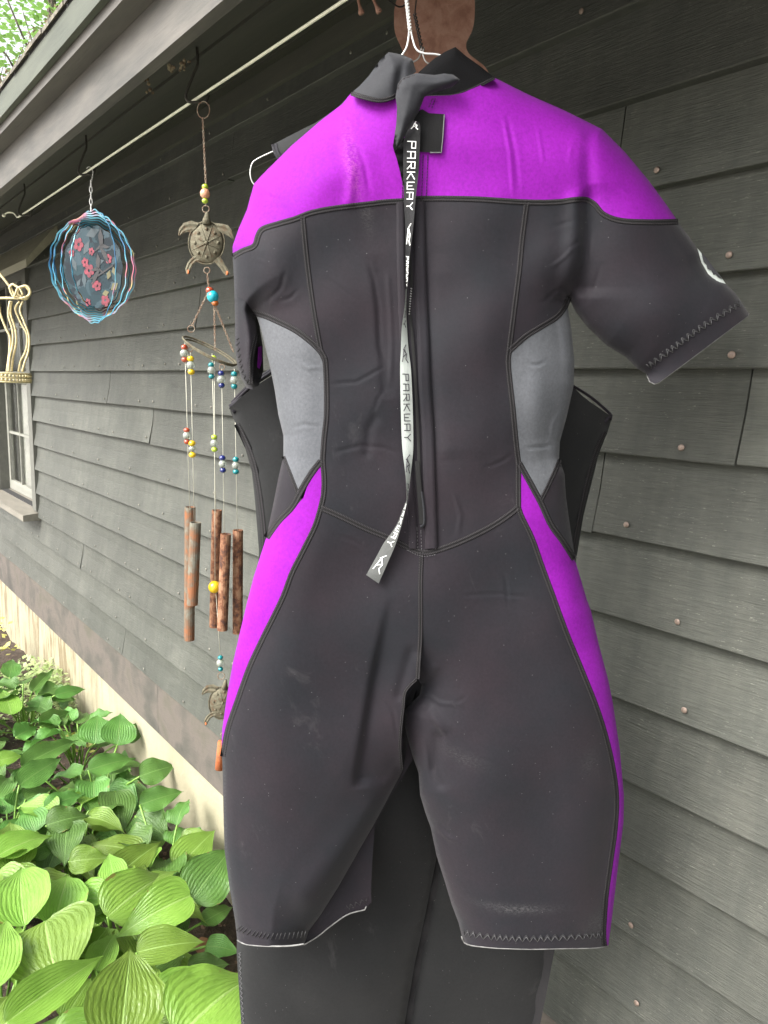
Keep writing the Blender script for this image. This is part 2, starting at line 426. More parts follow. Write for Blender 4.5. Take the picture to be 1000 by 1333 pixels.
MT['stem'] = simple('green_stem', (.16, .30, .05), .5, bmp=0)
MT['bark'] = rust('bark', (.05, .04, .03), (.10, .08, .06), (.16, .13, .1), 20, 0)
MT['dead'] = simple('dry_leaf', (.26, .13, .08), .8, var=.3)

# ------------------------------------------------------------------ setting: ground
def sheet(name, x0, x1, y0, y1, nx, ny, zf, mat):
    vs = []; fs = []
    for j in range(ny+1):
        for i in range(nx+1):
            x = x0+(x1-x0)*i/nx; y = y0+(y1-y0)*j/ny; vs.append((x, y, zf(x, y)))
    for j in range(ny):
        for i in range(nx): a = j*(nx+1)+i; fs.append((a, a+1, a+nx+2, a+nx+1))
    return mesh_obj(name, vs, fs, mat, None, True)
g = mesh_obj('ground', [(-1500, -1500, -.02), (1500, -1500, -.02), (1500, 1500, -.02), (-1500, 1500, -.02)], [(0, 1, 2, 3)], simple('bounce_ground', (.32, .305, .275), .9, var=.3, scale=30))  # unseen ground, its pale colour invented to bounce light under the eave
prop(g, 'unseen ground past the garden bed, made pale to bounce light under the eave', None, None, 'structure')
g = sheet('garden_soil', -8.5, 2.5, -1.6, .1, 160, 36, lambda x, y: .012*math.sin(x*9+y*5)+.01*math.sin(x*23-y*17)+.015, MT['soil'])
prop(g, 'dark crumbly soil of the planting bed along the house', None, None, 'structure')

# ------------------------------------------------------------------ the house
XL, XR = -9.5, 2.6
house = empty('house', (0, 0, 0), 'grey-green clapboard house side with deep eave, pale foundation and a sash window at left', 'house')
ZS = 2.0006; EXP = .1475
def roofz(y): return 2.86+.566*y          # sloping eave underside (y negative outward)
bd = MB()
win_x0, win_x1, win_z0, win_z1 = -5.86, -4.83, 1.15, 2.62
joint = {-1: [-.520, -3.4, -6.2], -2: [-.768, -2.9], 2: [-.783, -3.9], 0: [-1.6, -6.4], 1: [-2.45], 3: [-1.2, -3.2], 4: [-2.2, -6.0], 5: [-1.0],
         -3: [-1.9], -4: [-3.0, .2], -5: [-1.4, -5.5], -6: [-2.6], -7: [-3.9], -8: [-5.28, -2.0], -9: [-3.3]}
boards = []
nail_me = None
nm = MB().sphere((0, 0, 0), .0047, 10, 6, (1, .45, 1)); nail_me = bpy.data.meshes.new('nail'); nail_me.from_pydata(nm.v, [], nm.f); nail_me.materials.append(MT['nail'])
nail_me2 = bpy.data.meshes.new('nail'); nail_me2.from_pydata(nm.v, [], nm.f); nail_me2.materials.append(MT['nail2'])
for me_ in (nail_me, nail_me2): me_.polygons.foreach_set('use_smooth', [True]*len(me_.polygons))
fixed_nails = {2: [-.700], 1: [-.565, -2.733], 0: [-.544, -2.955], -1: [-.611], -2: [-.699], -3: [-.587], -4: [-.559], -7: [-.616], -8: [-.59], 4: [-.874], 3: [-2.785]}
def board(x0, x1, k):
    z0 = ZS+k*EXP; z1 = z0+EXP+.028
    T = .025; n = max(2, int((x1-x0)/.12)); vs = []; fs = []
    ph = R.uniform(0, 9); dz0 = R.uniform(-.0016, .0016); yb = R.uniform(-.0015, .0015)
    for i in range(n+1):
        x = x0+.0012+(x1-x0-.0024)*i/n
        wv = .0011*math.sin(x*2.7+ph)+.0006*math.sin(x*9+ph*2)
        yo = .0016*math.sin(x*1.9+ph*1.3)+yb
        # section: butt bottom back, butt front rounded, face, top
        vs += [(x, -.003, z0+wv+dz0), (x, -.003-T+yo+.002, z0+wv+dz0), (x, -.003-T+yo, z0+wv+dz0+.002),
               (x, -.012+yo*.5, z0+EXP*.55), (x, -.0025, z1), (x, .004, z1)]
    m = 6
    for i in range(n):
        for j in range(m-1): a = i*m+j; fs.append((a, a+m, a+m+1, a+1))
    fs.append(tuple(range(m))); fs.append(tuple(n*m+q for q in range(m-1, -1, -1)))
    o = mesh_obj('clapboard', vs, [tuple(reversed(f)) for f in fs], MT['siding'], house, False)
    # nails
    xs = [x for x in fixed_nails.get(k, []) if x0 < x < x1]
    x = x1-.035
    cand = []
    while x > x0+.02:
        cand.append(x); x -= R.uniform(.37, .43) if R.random() > .2 else R.uniform(.12, .2)
    for c in cand:
        if c > -1.1: 
            if c > -.35: xs.append(c)
            continue
        if all(abs(c-q) > .09 for q in xs): xs.append(c)
    for q in xs:
        zz = z0+R.uniform(.020, .026); 
        nn = bpy.data.objects.new('nail', nail_me if q > -1.4 else nail_me2); COL.objects.link(nn); nn.parent = o
        nn.location = (q, -.0278+yb*.5, zz); s_ = R.uniform(1.1, 1.35)*(.8 if q < -1.4 else 1); nn.scale = (s_, 1, s_*R.uniform(.9, 1.1))
        nn.rotation_euler = (R.uniform(-.1, .1), R.uniform(-3, 3), 0)
for k in range(-9, 6):
    z0 = ZS+k*EXP; z1 = z0+EXP
    cuts = sorted([XL, XR]+joint.get(k, []))
    segs = list(zip(cuts[:-1], cuts[1:]))
    blocked = z1 > win_z0-.02 and z0 < win_z1+.0
    outs = []
    for a, b_ in segs:
        if blocked:
            if a < win_x0: outs.append((a, min(b_, win_x0)))
            if b_ > win_x1: outs.append((max(a, win_x1), b_))
        else: outs.append((a, b_))
    for a, b_ in outs:
        if b_-a > .05: board(a, b_, k)
# inner body of the house (sheathing around the window opening)
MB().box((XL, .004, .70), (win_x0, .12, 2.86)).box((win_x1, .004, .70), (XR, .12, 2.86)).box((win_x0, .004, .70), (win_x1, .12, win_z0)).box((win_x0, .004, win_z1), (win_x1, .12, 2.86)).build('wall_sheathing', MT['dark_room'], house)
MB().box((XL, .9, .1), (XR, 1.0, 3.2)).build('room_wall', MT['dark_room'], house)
MB().box((XL, .0, -.1), (XR, .25, .44)).build('foundation', MT['concrete'], house)
# skirt boards
for a, b_ in ((XL, -5.1), (-5.098, -2.9), (-2.898, .3), (.302, XR)):
    MB().box((a, -.016, .435), (b_-.0, .003, .685)).build('skirt_board', MT['skirt'], house)
# frieze and eave
MB().box((XL, -.034, 2.785), (XR, .003, 2.86)).build('frieze_board', MT['soffit'], house)
def strip(name, prof, mat, x0=XL, x1=XR, seg=1, wob=0):
    n = len(prof); vs = []; fs = []; k = max(1, int((x1-x0)/.3)) if wob else 1
    for i in range(k+1):
        x = x0+(x1-x0)*i/k
        for (y, z) in prof: vs.append((x, y+wob*math.sin(x*3.1+z*5), z+wob*math.sin(x*2.3+1)))
    for i in range(k):
        for j in range(n): a = i*n+j; b2 = i*n+(j+1) % n; fs.append((a, a+n, b2+n, b2))
    fs.append(tuple(range(n))); fs.append(tuple(k*n+q for q in range(n-1, -1, -1)))
    return mesh_obj(name, vs, fs, mat, house, False)
ya = -.62
# soffit boards running along the house
edges = [-.0, -.135, -.30, -.455, ya+.004]
for i in range(4):
    y1, y0 = edges[i]-.0015, edges[i+1]+.0015
    st = .004 if i % 2 else 0
    strip('soffit_board', [(y0, roofz(y0)+.002*i+st), (y1, roofz(y1)+.002*i+st), (y1, roofz(y1)+.03), (y0, roofz(y0)+.03)], MT['soffit'])
strip('fascia_board', [(ya-.0, roofz(ya)-.004), (ya+.022, roofz(ya)-.004), (ya+.022, 2.66), (ya-.0, 2.66)], MT['fascia'], wob=.0008)
strip('fascia_board', [(-.662, 2.594), (ya-.001, 2.594), (ya-.001, 2.66), (-.662, 2.66)], MT['fascia2'], wob=.0008)
strip('drip_board', [(-.676, 2.614), (-.6635, 2.614), (-.6635, 2.668), (-.676, 2.668)], MT['drip'], wob=.001)
strip('roof_deck', [(-.674, 2.670), (3.5, 2.670+4.174*.566), (3.5, 2.70+4.174*.566), (-.674, 2.684)], MT['dark_room'])
x = XL; i = 0
while x < XR:                                    # first course of shingle tabs on the eave
    wd = R.uniform(.11, .17)
    d = R.uniform(-.003, .003); t0 = 2.670+.002*(i % 2)
    MB().add([(x, -.682+d, t0), (x+wd-.004, -.682+d*.6, t0+R.uniform(0, .003)), (x+wd-.004, -.45, t0+.146), (x, -.45, t0+.146),
              (x, -.682+d, t0+.010), (x+wd-.004, -.682+d*.6, t0+.010), (x+wd-.004, -.45, t0+.158), (x, -.45, t0+.158)],
             [(0,3,2,1),(4,5,6,7),(0,1,5,4),(1,2,6,5),(2,3,7,6),(3,0,4,7)]).build('shingle', MT['shingle'], house)
    x += wd; i += 1
lit = MB()
for _ in range(2600):
    x = R.uniform(-6, 0); y = -.682+R.random()**2*.12+R.uniform(-.004, 0); z = 2.682+(y+.682)*.57+R.random()**2*.016
    a = R.uniform(0, 6.3); l = R.uniform(.004, .022); dx, dy, dz = math.cos(a)*l, math.sin(a)*l*.6, R.uniform(-.4, .5)*l
    q = R.uniform(.0008, .003)
    lit.add([(x, y, z), (x+dx, y+dy, z+dz), (x+dx*.5+q, y+dy*.5-q, z+dz*.5+q*1.5)], [(0, 1, 2)])
prop(lit.build('leaf_litter', MT['debris'], house), kind='stuff')
# window
win = MB(); 
MB().box((win_x1-.0, -.030, win_z0-.0), (win_x1+.085, .004, win_z1)).build('window_casing', MT['trim'], house)
MB().box((win_x0-.085, -.030, win_z0), (win_x0, .004, win_z1)).build('window_casing', MT['trim'], house)
MB().box((win_x0-.085, -.032, win_z1), (win_x1+.085, .004, win_z1+.10)).build('window_head', MT['trim'], house)
MB().box((win_x0, .0, win_z0), (win_x0+.012, .12, win_z1)).box((win_x1-.012, .0, win_z0), (win_x1, .12, win_z1)).box((win_x0, .0, win_z1-.012), (win_x1, .12, win_z1-.0)).build('window_jamb', MT['trim'], house)
s = MB().add([(win_x0-.12, -.11, win_z0-.055), (win_x1+.10, -.11, win_z0-.055), (win_x1+.10, .10, win_z0-.055), (win_x0-.12, .10, win_z0-.055),
              (win_x0-.12, -.11, win_z0-.018), (win_x1+.10, -.11, win_z0-.018), (win_x1+.10, .10, win_z0+.006), (win_x0-.12, .10, win_z0+.006)],
             [(0,3,2,1),(4,5,6,7),(0,1,5,4),(1,2,6,5),(2,3,7,6),(3,0,4,7)]).build('window_sill', MT['sill'], house)
zm = PY(38, 497, 0)[2]
def sash(z0, z1, y, cols, rows, name):
    x0, x1 = win_x0+.013, win_x1-.013; st = .05
    o = MB().box((x0, y, z0), (x0+st, y+.032, z1)).box((x1-st, y, z0), (x1, y+.032, z1)).box((x0+st, y, z0), (x1-st, y+.032, z0+st*1.3)).box((x0+st, y, z1-st), (x1-st, y+.032, z1)).build(name, MT['trim' if y < .03 else 'sash'], house)
    for c in range(1, cols):
        xx = x0+st+(x1-x0-2*st)*c/cols
        MB().box((xx-.008, y+.003, z0+st*1.3), (xx+.008, y+.029, z1-st)).build('muntin', MT['sash'], o)
    for r_ in range(1, rows):
        zz = z0+st*1.3+(z1-z0-2.3*st)*r_/rows
        MB().box((x0+st, y+.005, zz-.008), (x1-st, y+.027, zz+.008)).build('muntin', MT['sash'], o)
    for c in range(cols):
        for r_ in range(rows):
            a0 = x0+st+(x1-x0-2*st)*c/cols+.008; a1 = x0+st+(x1-x0-2*st)*(c+1)/cols-.008
            b0 = z0+st*1.3+(z1-z0-2.3*st)*r_/rows+.008; b1 = z0+st*1.3+(z1-z0-2.3*st)*(r_+1)/rows-.008
            MB().box((a0, y+.013, b0), (a1, y+.017, b1)).build('pane', MT['glass'], o)
sash(zm-.0, win_z1-.013, .022, 3, 2, 'upper_sash')
sash(win_z0+.006, zm+.035, .060, 3, 2, 'lower_sash')
vs = []; fs = []; n = 90
for i in range(n+1):
    x = win_x0-.05+(win_x1-win_x0+.1)*i/n; y = .16+.022*math.sin(i*.9)+.01*math.sin(i*2.3)
    vs += [(x, y, win_z0-.02), (x, y, win_z1)]
for i in range(n): fs.append((2*i, 2*i+2, 2*i+3, 2*i+1))
mesh_obj('curtain', vs, fs, MT['curtain'], house)
a = PY(76, 298, -.004); xe = a[0]
r_ = ray(33, 345); t_ = (xe-.02)/r_[0]; b_ = C0+r_*t_
MB().add([(xe-1.3, a[1], a[2]-.03), (xe, a[1], a[2]-.03), (xe, b_[1], b_[2]-.012), (xe-1.3, b_[1], b_[2]-.012),
          (xe-1.3, a[1], a[2]+.03), (xe, a[1], a[2]+.03), (xe, b_[1], b_[2]+.028), (xe-1.3, b_[1], b_[2]+.028)],
         [(0,1,2,3),(4,7,6,5),(0,4,5,1),(1,5,6,2),(2,6,7,3),(3,7,4,0)]).build('window_hood', MT['cap'], house)

# ------------------------------------------------------------------ the wetsuits
class Garment:
    def __init__(s, d0, sil, T=.045, Rr=70, creases=(), lumps=(), seed=1, folds=()):
        s.folds = folds
        s.d0 = d0; s.sil = [np.asarray(l, float) for l in sil]; s.T = T; s.R = Rr; s.cre = creases; s.lumps = lumps
        s.rng = np.random.RandomState(seed); s.k = s.rng.uniform(-1, 1, (10, 4))
    def w(s, q, extra=(), back=False):
        q = np.asarray(q, float); d = np.full(len(q), 1e9)
        for l in list(s.sil)+list(extra): d = np.minimum(d, linedist(q, l))
        u = np.clip(d/s.R, 0, 1)
        base = s.T*np.sqrt(np.clip(1-(1-u)**2, 0, 1))
        if back: return -base*.55
        v = np.zeros(len(q))
        for a, b, c, e in s.k: v += .0015*np.sin(q[:, 0]*a*.035+q[:, 1]*b*.03+c*9)*np.sin(q[:, 1]*e*.03+a*4)
        fade = np.clip(d/18, 0, 1)
        for pts, sg, amp in s.cre:
            dd = linedist(q, pts)
            ends = np.minimum(np.linalg.norm(q-np.array(pts[0]), axis=1), np.linalg.norm(q-np.array(pts[-1]), axis=1))
            if sg < 6:
                tp = np.clip(ends/14, 0, 1); v += amp*.8*tp*(np.exp(-(dd/(sg*.62))**2)-.35*np.exp(-(dd/(sg*2.2))**2))
            else: v += amp*np.exp(-(dd/sg)**2)
        for pts, amp, fast, slow in s.folds:
            pt = np.array(pts, float); xl = np.interp(q[:, 1], pt[:, 1], pt[:, 0]); sd_ = q[:, 0]-xl
            ty = np.clip((q[:, 1]-pt[0, 1])/(90 if pt[0, 1] > 700 else 25), 0, 1)*np.clip((pt[-1, 1]-q[:, 1])/14, 0, 1)
            v -= amp*ty/(1+np.exp(-np.clip(sd_/fast, -30, 30)))*np.exp(-np.maximum(sd_, 0)/slow)
        for (cx, cy), (sx, sy), ang, amp in s.lumps:
            ca, sa = math.cos(ang), math.sin(ang); X = (q[:, 0]-cx)*ca+(q[:, 1]-cy)*sa; Y = -(q[:, 0]-cx)*sa+(q[:, 1]-cy)*ca
            v += amp*np.exp(-(X/sx)**2-(Y/sy)**2)
        return base+v*fade
    def panel(s, name, poly, mat, parent, step=4.0, off=0.0, extra=(), closed_smooth=False, back=False, wfun=None, label=None):
        poly = np.asarray(poly, float)
        bnd = smoothline(poly, step, True) if closed_smooth else line(np.vstack([poly, poly[:1]]), step)[:-1]
        x0, y0 = bnd.min(0); x1, y1 = bnd.max(0)
        xs = np.arange(x0, x1, step); ys = np.arange(y0, y1, step*.866); pts = []
        for j, y in enumerate(ys): pts.append(np.stack([xs+(step/2 if j % 2 else 0), np.full(len(xs), y)], 1))
        g_ = np.vstack(pts); g_ = g_[inside(g_, bnd)]
        if len(g_): g_ = g_[linedist(g_, np.vstack([bnd, bnd[:1]])) > step*.55]
        allp = np.vstack([bnd, g_]); nb = len(bnd)
        res = delaunay_2d_cdt([Vector(p) for p in allp], [], [list(range(nb))], 1, 1e-4)
        V = np.array([tuple(v) for v in res[0]]); Fc = res[2]
        cen = np.array([V[list(f)].mean(0) for f in Fc]); ok = inside(cen, bnd)
        Fc = [f for f, k in zip(Fc, ok) if k]
        ww = (wfun(V) if wfun else s.w(V, extra, back))+off
        W = Pn(V, s.d0-ww)
        # faces wound to look at the camera
        f0 = Fc[0]; nrm = np.cross(W[f0[1]]-W[f0[0]], W[f0[2]]-W[f0[0]])
        flip = (nrm @ (C0-W[f0[0]])) < 0
        if flip != back: Fc = [tuple(reversed(f)) for f in Fc]
        o = mesh_obj(name, W, Fc, mat, parent, True, V/100.0)
        if label: o['label'] = label
        return o
    def seam(s, name, pts, parent, hw=3.7, off=.0003, amp=.0009, mat=None, extra=(), prof=None, smooth=True, step=3.0):
        c = smoothline(pts, step) if smooth else line(pts, step)
        t = np.gradient(c, axis=0); t /= np.linalg.norm(t, axis=1)[:, None]; nn = np.stack([-t[:, 1], t[:, 0]], 1)
        prof = prof or [(-1, -.6), (-.8, .55), (-.45, 1), (-.2, .25), (.2, .25), (.45, 1), (.8, .55), (1, -.6)]
        vs = []; uv = []; m = len(prof); L = np.concatenate([[0], np.cumsum(np.linalg.norm(np.diff(c, axis=0), axis=1))])
        cols = []
        for u, h_ in prof:
            q = c+nn*u*hw; ww = s.w(q, extra)+off+amp*h_
            cols.append(Pn(q, s.d0-ww)); uv.append(np.stack([L, np.full(len(c), u)], 1))
        V = np.stack(cols, 1).reshape(-1, 3); U = np.stack(uv, 1).reshape(-1, 2); fs = []
        for i in range(len(c)-1):
            for j in range(m-1): a = i*m+j; fs.append((a, a+1, a+m+1, a+m))
        f0 = fs[len(fs)//2]; nrm = np.cross(V[f0[1]]-V[f0[0]], V[f0[2]]-V[f0[0]])
        if nrm @ (C0-V[f0[0]]) < 0: fs = [tuple(reversed(f)) for f in fs]
        return mesh_obj(name, V, fs, mat or MT['seam'], parent, True, U)
    def tube(s, name, pts, parent, r, mat, off=0.0, extra=(), step=5, n=6, smooth=True, w=None):
        c = smoothline(pts, step) if smooth else line(pts, step)
        ww = (s.w(c, extra) if w is None else np.full(len(c), w))+off
        return MB().tube(Pn(c, s.d0-ww), r, n).build(name, mat, parent, True)
    def zigzag(s, name, pts, parent, hw=4, period=4.2, r=.0006, mat=None, off=.001, extra=(), dash=False):
        c = smoothline(pts, period); t = np.gradient(c, axis=0); t /= np.linalg.norm(t, axis=1)[:, None]; nn = np.stack([-t[:, 1], t[:, 0]], 1)
        mb = MB()
        for i in range(len(c)-1):
            sg = 1 if i % 2 else -1
            if dash:
                a = c[i]+nn[i]*hw*.5-t[i]*period*.25; b = c[i]-nn[i]*hw*.5+t[i]*period*.35
                if dash == 2: a, b = c[i], c[i]+t[i]*period*.55
            else: a = c[i]+nn[i]*hw*sg; b = c[i+1]-nn[i+1]*hw*sg
            q = np.array([a, (a+b)/2, b]); ww = s.w(q, extra)+off+np.array([-.0006, .0004, -.0006])
            mb.tube(Pn(q, s.d0-ww), r, 5)
        return mb.build(name, mat or MT['thread'], parent, True)

# ---- front suit outlines (traced in the plane the suit hangs in)
yoke_seam_L = [(303,334),(316,326.5),(331,320),(336,307),(342,298),(363,291),(384,285),(405,277),(436,271),(477,266),(501,263),(526,261.5)]
yoke_seam_R = [(526,261.5),(550,258.5),(616,259),(682,263),(724,263),(748,260),(763,260),(774,266),(786,279),(808,287),(844,289),(883,288.5)]
shoulder_L = [(457,121),(446,135),(415,159),(379,190),(340,229),(331,239),(325.5,258),(321.6,273),(311,297),(303,320),(303,334)]
shoulder_R = [(644,101),(688,123),(736,144),(784,168),(814,198),(844,234),(869,268),(883,288.5)]
sleeveR_top = [(883,288.5),(905,319),(909.5,327),(913.5,341),(921.6,355.4),(933.7,364.5),(944,368.5),(958,381.7),(970,400),(975,408)]
sleeveR_bot = [(842,487),(830,480),(815,465),(790,450),(765,426),(750,407),(742.5,392),(741,386)]
body_L = [(330,406),(336,415),(345,450),(352.5,482),(357.5,507),(362.5,540),(369,567),(369,594),(362.5,622),(355,660),(346,700),(337,730),(330,752),(321,787),(312,825),(303,864),(295.5,906),(289.5,948),(288.6,972),(290,1010),(291,1063),(292.5,1108),(298.5,1153),(306,1198),(309,1224)]
body_R = [(738,392),(744,430),(748,470),(747,502),(738,542),(729,575),(728,596),(735,617),(737,647),(743,690),(750,735),(758,760),(764,780),(769.5,795),(780,840),(792,885),(798,915),(807,975),(812.4,1035),(812,1070),(806,1117),(796.5,1198),(792,1231)]
sleeveL_out = [(303,334),(305,372),(306,415),(306,452),(309,475),(314,492),(321,505)]
sil1 = [shoulder_L, shoulder_R, sleeveR_top, sleeveR_bot, body_L, body_R, sleeveL_out]
legL_in = [(544,884),(524,1006),(507,1036),(486,1075),(462,1117),(438,1159),(417,1192),(402,1212),(396,1230)]
legR_in = [(549,892),(546,905),(536,915),(527,925),(527,945),(532,967),(538,987),(545,1006),(547,1035),(553.5,1057),(561,1078),(568.5,1114),(579,1147),(588,1177),(597,1201),(601.5,1219),(604.5,1227)]
cre1 = [
 ([(750,262),(748,300),(742,345),(736,380)], 12, .006),
 ([(772,150),(765,200),(768,255)], 10, -.005), ([(655,150),(664,200),(668,255)], 3, .0022), ([(661,150),(671,200),(676,250)], 3.5, -.0018),
 ([(700,165),(708,215)], 3, .0018), ([(745,185),(740,215)], 3.5, .0016), ([(640,130),(648,112)], 5, -.0016), ([(795,195),(812,205),(828,214)], 3.5, .0018),
 ([(800,235),(818,255),(832,258)], 3, .0016), ([(446,140),(466,150),(476,165)], 3, -.0018), ([(438,146),(455,158),(462,168)], 3, .0018),
 ([(450,190),(458,225),(455,262)], 7, .0026), ([(465,190),(475,215),(482,250)], 5, -.0024), ([(340,245),(352,256),(375,262)], 3, -.0016),
 ([(331,337),(340,339),(346,342)], 2.5, .0022), ([(360,393),(378,388),(390,375)], 3, -.0019), ([(425,362),(440,372),(460,388)], 3, -.0014),
 ([(480,340),(487,365),(492,400),(494,450),(500,470)], 5, -.0024), ([(505,355),(508,400),(510,450),(508,500)], 4, .0018),
 ([(430,500),(465,497),(503,476)], 3, -.0020), ([(485,540),(492,520),(502,505)], 3, -.0016), ([(478,590),(480,560),(488,545)], 6, -.002),
 ([(430,590),(470,580),(500,583),(520,592)], 4, -.0016), ([(645,330),(652,338),(654,346)], 3, -.0022),
 ([(630,610),(655,600),(668,590)], 3, -.0018), ([(620,712),(640,730),(658,750),(662,790)], 3, -.0018), ([(600,775),(650,773),(690,778)], 3, -.0017),
 ([(440,697),(458,703),(475,713)], 3, -.0019), ([(350,722),(372,706)], 2.5, -.0015), ([(590,918),(605,908),(610,902)], 2.5, -.002),
 ([(770,300),(768,330),(772,355)], 3, -.002), ([(720,295),(748,287)], 3.5, -.0015), ([(740,325),(758,310)], 3, -.0018), ([(735,370),(755,355)], 3, -.002),
 ([(685,473),(700,475),(712,470)], 3, -.0035), ([(683,583),(705,582),(726,578)], 3, -.0032), ([(716,575),(720,550),(735,530)], 3, .0022), ([(733,420),(738,440),(744,455)], 3, -.0022),
 ([(836,345),(848,358)], 3, -.0014), ([(850,410),(855,408)], 3, -.002),
 ([(455,1024),(475,1024)], 3, -.004), ([(500,905),(512,925),(518,960)], 3, -.0022), ([(552,900),(572,915),(600,918)], 3.5, .0024), ([(555,935),(575,955),(580,985)], 3, -.003), ([(705,395),(722,380),(738,372)], 3, -.002), ([(715,350),(735,335),(750,318)], 3, .002), ([(762,395),(775,370),(782,345)], 4, -.002), ([(345,395),(365,375),(372,350)], 4, -.002), ([(590,640),(600,670),(596,700)], 4, .0018), ([(375,560),(395,552),(418,556)], 3, -.0022), ([(385,470),(402,480),(420,478)], 3, .002), ([(506,1021),(516,1024)], 3, -.003),
 ([(535,850),(525,885),(520,905)], 7, -.003), ([(551,960),(556,985),(558,1010)], 5, .004), ([(570,960),(568,1000),(575,1020)], 8, -.005), ([(560,925),(575,950)], 6, .003),
 ([(562,1070),(585,1092),(600,1098)], 4, .003), ([(566,1080),(588,1102)], 3, -.003), ([(620,985),(650,996)], 3, -.0012), ([(548,860),(556,880),(565,870)], 6, .003),
 ([(400,1165),(445,1110),(490,1055)], 22, .008), ([(800,1050),(795,1100),(780,1150)], 16, -.005),
]
lump1 = [((352,360),(30,36),0,.007),((715,330),(26,60),0,.005),((560,450),(22,150),0,-.004),((545,640),(18,80),0,-.003),((480,560),(45,120),.1,.004),((620,520),(40,150),0,.005),
 ((640,420),(30,60),0,.003),((410,330),(50,60),0,-.003),((650,1000),(60,110),0,.008),((370,1050),(50,130),0,.005),((700,1060),(50,60),.3,-.005),((600,860),(50,60),.4,-.004),
 ((440,820),(60,80),0,-.004),((640,190),(60,30),.2,.004),((420,230),(40,25),-.4,.004),((860,400),(40,40),.5,.006),((700,520),(16,60),0,.004),((395,520),(18,70),0,.004),((780,130),(50,14),.5,.004)]
p0 = P(540, 40, 1.0)
G1 = Garment(.995, sil1, .050, 78, cre1, lump1, 3, folds=[
 ([(507,775),(501,804),(485,880),(472,960),(461,1026)], .012, 2.2, 42), ([(770,238),(758,262),(760,300),(757,345),(744,388)], .012, 3.5, 34),
 ([(566,330),(566,420),(569,470),(574,560),(578,600)], -.004, 3.5, 22), ([(487,330),(492,400),(496,470),(498,520)], .003, 2.2, 18)])
suit = empty('wetsuit', tuple(p0), 'front wetsuit, black and purple with short sleeves and grey side panels, hung back-out', 'wetsuit')
# zip line and panel outlines
zipl = [(526,261.5),(530,300),(534,380),(538,430),(541,500),(545,560),(547,610),(548,650),(549,719)]
sideL = [(394,281),(399,335),(406,390),(412.5,430),(417.5,456),(423,468),(425,500),(425,540),(422,570),(420,598)]
sideL2 = [(420,598),(422,625),(421,645),(417.5,661)]
legseamL = [(417.5,661),(410,685),(395,716),(380,746),(367,780),(339,837),(324,870),(309,912),(297,948),(290,985)]
sideR = [(686,263),(680,310),(676,352),(670,400),(665,440),(663,457),(662,477),(668,534),(672,577),(675,602)]
sideR2 = [(675,602),(675,640),(675,660)]
legseamR = [(675,660),(679,672),(692.5,700),(705,735),(721.5,780),(738,825),(759,876),(780,930),(795,984),(802.5,1033),(801,1078),(795,1123),(789,1168),(786,1213),(787,1232)]
waist = [(417.5,661),(442.5,672),(475,687.5),(505,700),(530,712),(549,719),(567,717),(600,705),(637,687),(662,671),(675,660)]
crotch = [(549,719),(547.5,760),(547.5,825),(545,864),(544,884)]
undL = [(330,406),(345,411),(360,417.5),(385,430),(405,445),(417.5,457.5),(423,468)]
undR = [(663,457),(685,437.5),(705,425),(725,412.5),(735,400),(741,386)]
hemL = [(309,1224),(321,1229.5),(345,1231.6),(375,1231.6),(396,1229)]
hemR = [(604.5,1227),(615,1231),(645,1234),(690,1235.5),(735,1234.6),(774,1234),(787,1232)]
def rev(l): return list(l)[::-1]
pan = G1.panel
yokeL = [(457,121),(472,126),(493,130),(508,127),(517,123.5),(524,122),(526,180),(526,261.5)]
yokeR = [(644,101),(623,112),(602,121),(586,124),(555,125),(540,122),(524,122),(526,180),(526,261.5)]
pan('purple_yoke', shoulder_L+yoke_seam_L[1:]+rev(yokeL)[1:-1], MT['purple'], suit, 2.8, label='left half of the purple yoke')
pan('purple_yoke', shoulder_R+rev(yoke_seam_R)[1:]+rev(yokeR)[1:-1], MT['purple'], suit, 2.8, label='right half of the purple yoke')
iL = [p for p in yoke_seam_L if p[0] > 394]
pan('back_panel', [(394,281)]+iL+zipl[1:]+rev(waist[:5])+rev(sideL2)[1:]+rev(sideL)[1:-1], MT['black'], suit, 2.9)
iR = [p for p in yoke_seam_R if p[0] < 686]
pan('back_panel', iR+[(686,263)]+sideR[1:]+sideR2[1:]+rev(waist[5:])[1:]+rev(zipl)[1:-1], MT['black'], suit, 2.9)
pan('shoulder_panel', [p for p in yoke_seam_L if p[0] <= 394]+[(394,281)]+sideL[1:6]+rev(undL)[1:]+[(320,392),(310,386),(305,372)], MT['black'], suit, 2.8)
fold_R = [(763,260),(766,300),(762,340),(741,386)]
pan('shoulder_panel', [(686,263),(724,263),(748,260)]+fold_R+rev(undR)[1:]+rev(sideR[:6])[1:-1], MT['black'], suit, 2.8)
pan('short_sleeve', [(763,260),(774,266),(786,279),(808,287),(844,289)]+sleeveR_top+[(974,411),(931.7,442.5),(894,471),(858,497.5),(853,499.5),(846.6,496.5)]+sleeveR_bot+rev(fold_R)[1:-1], MT['black'], suit, 2.8, label='short sleeve held out to the right')
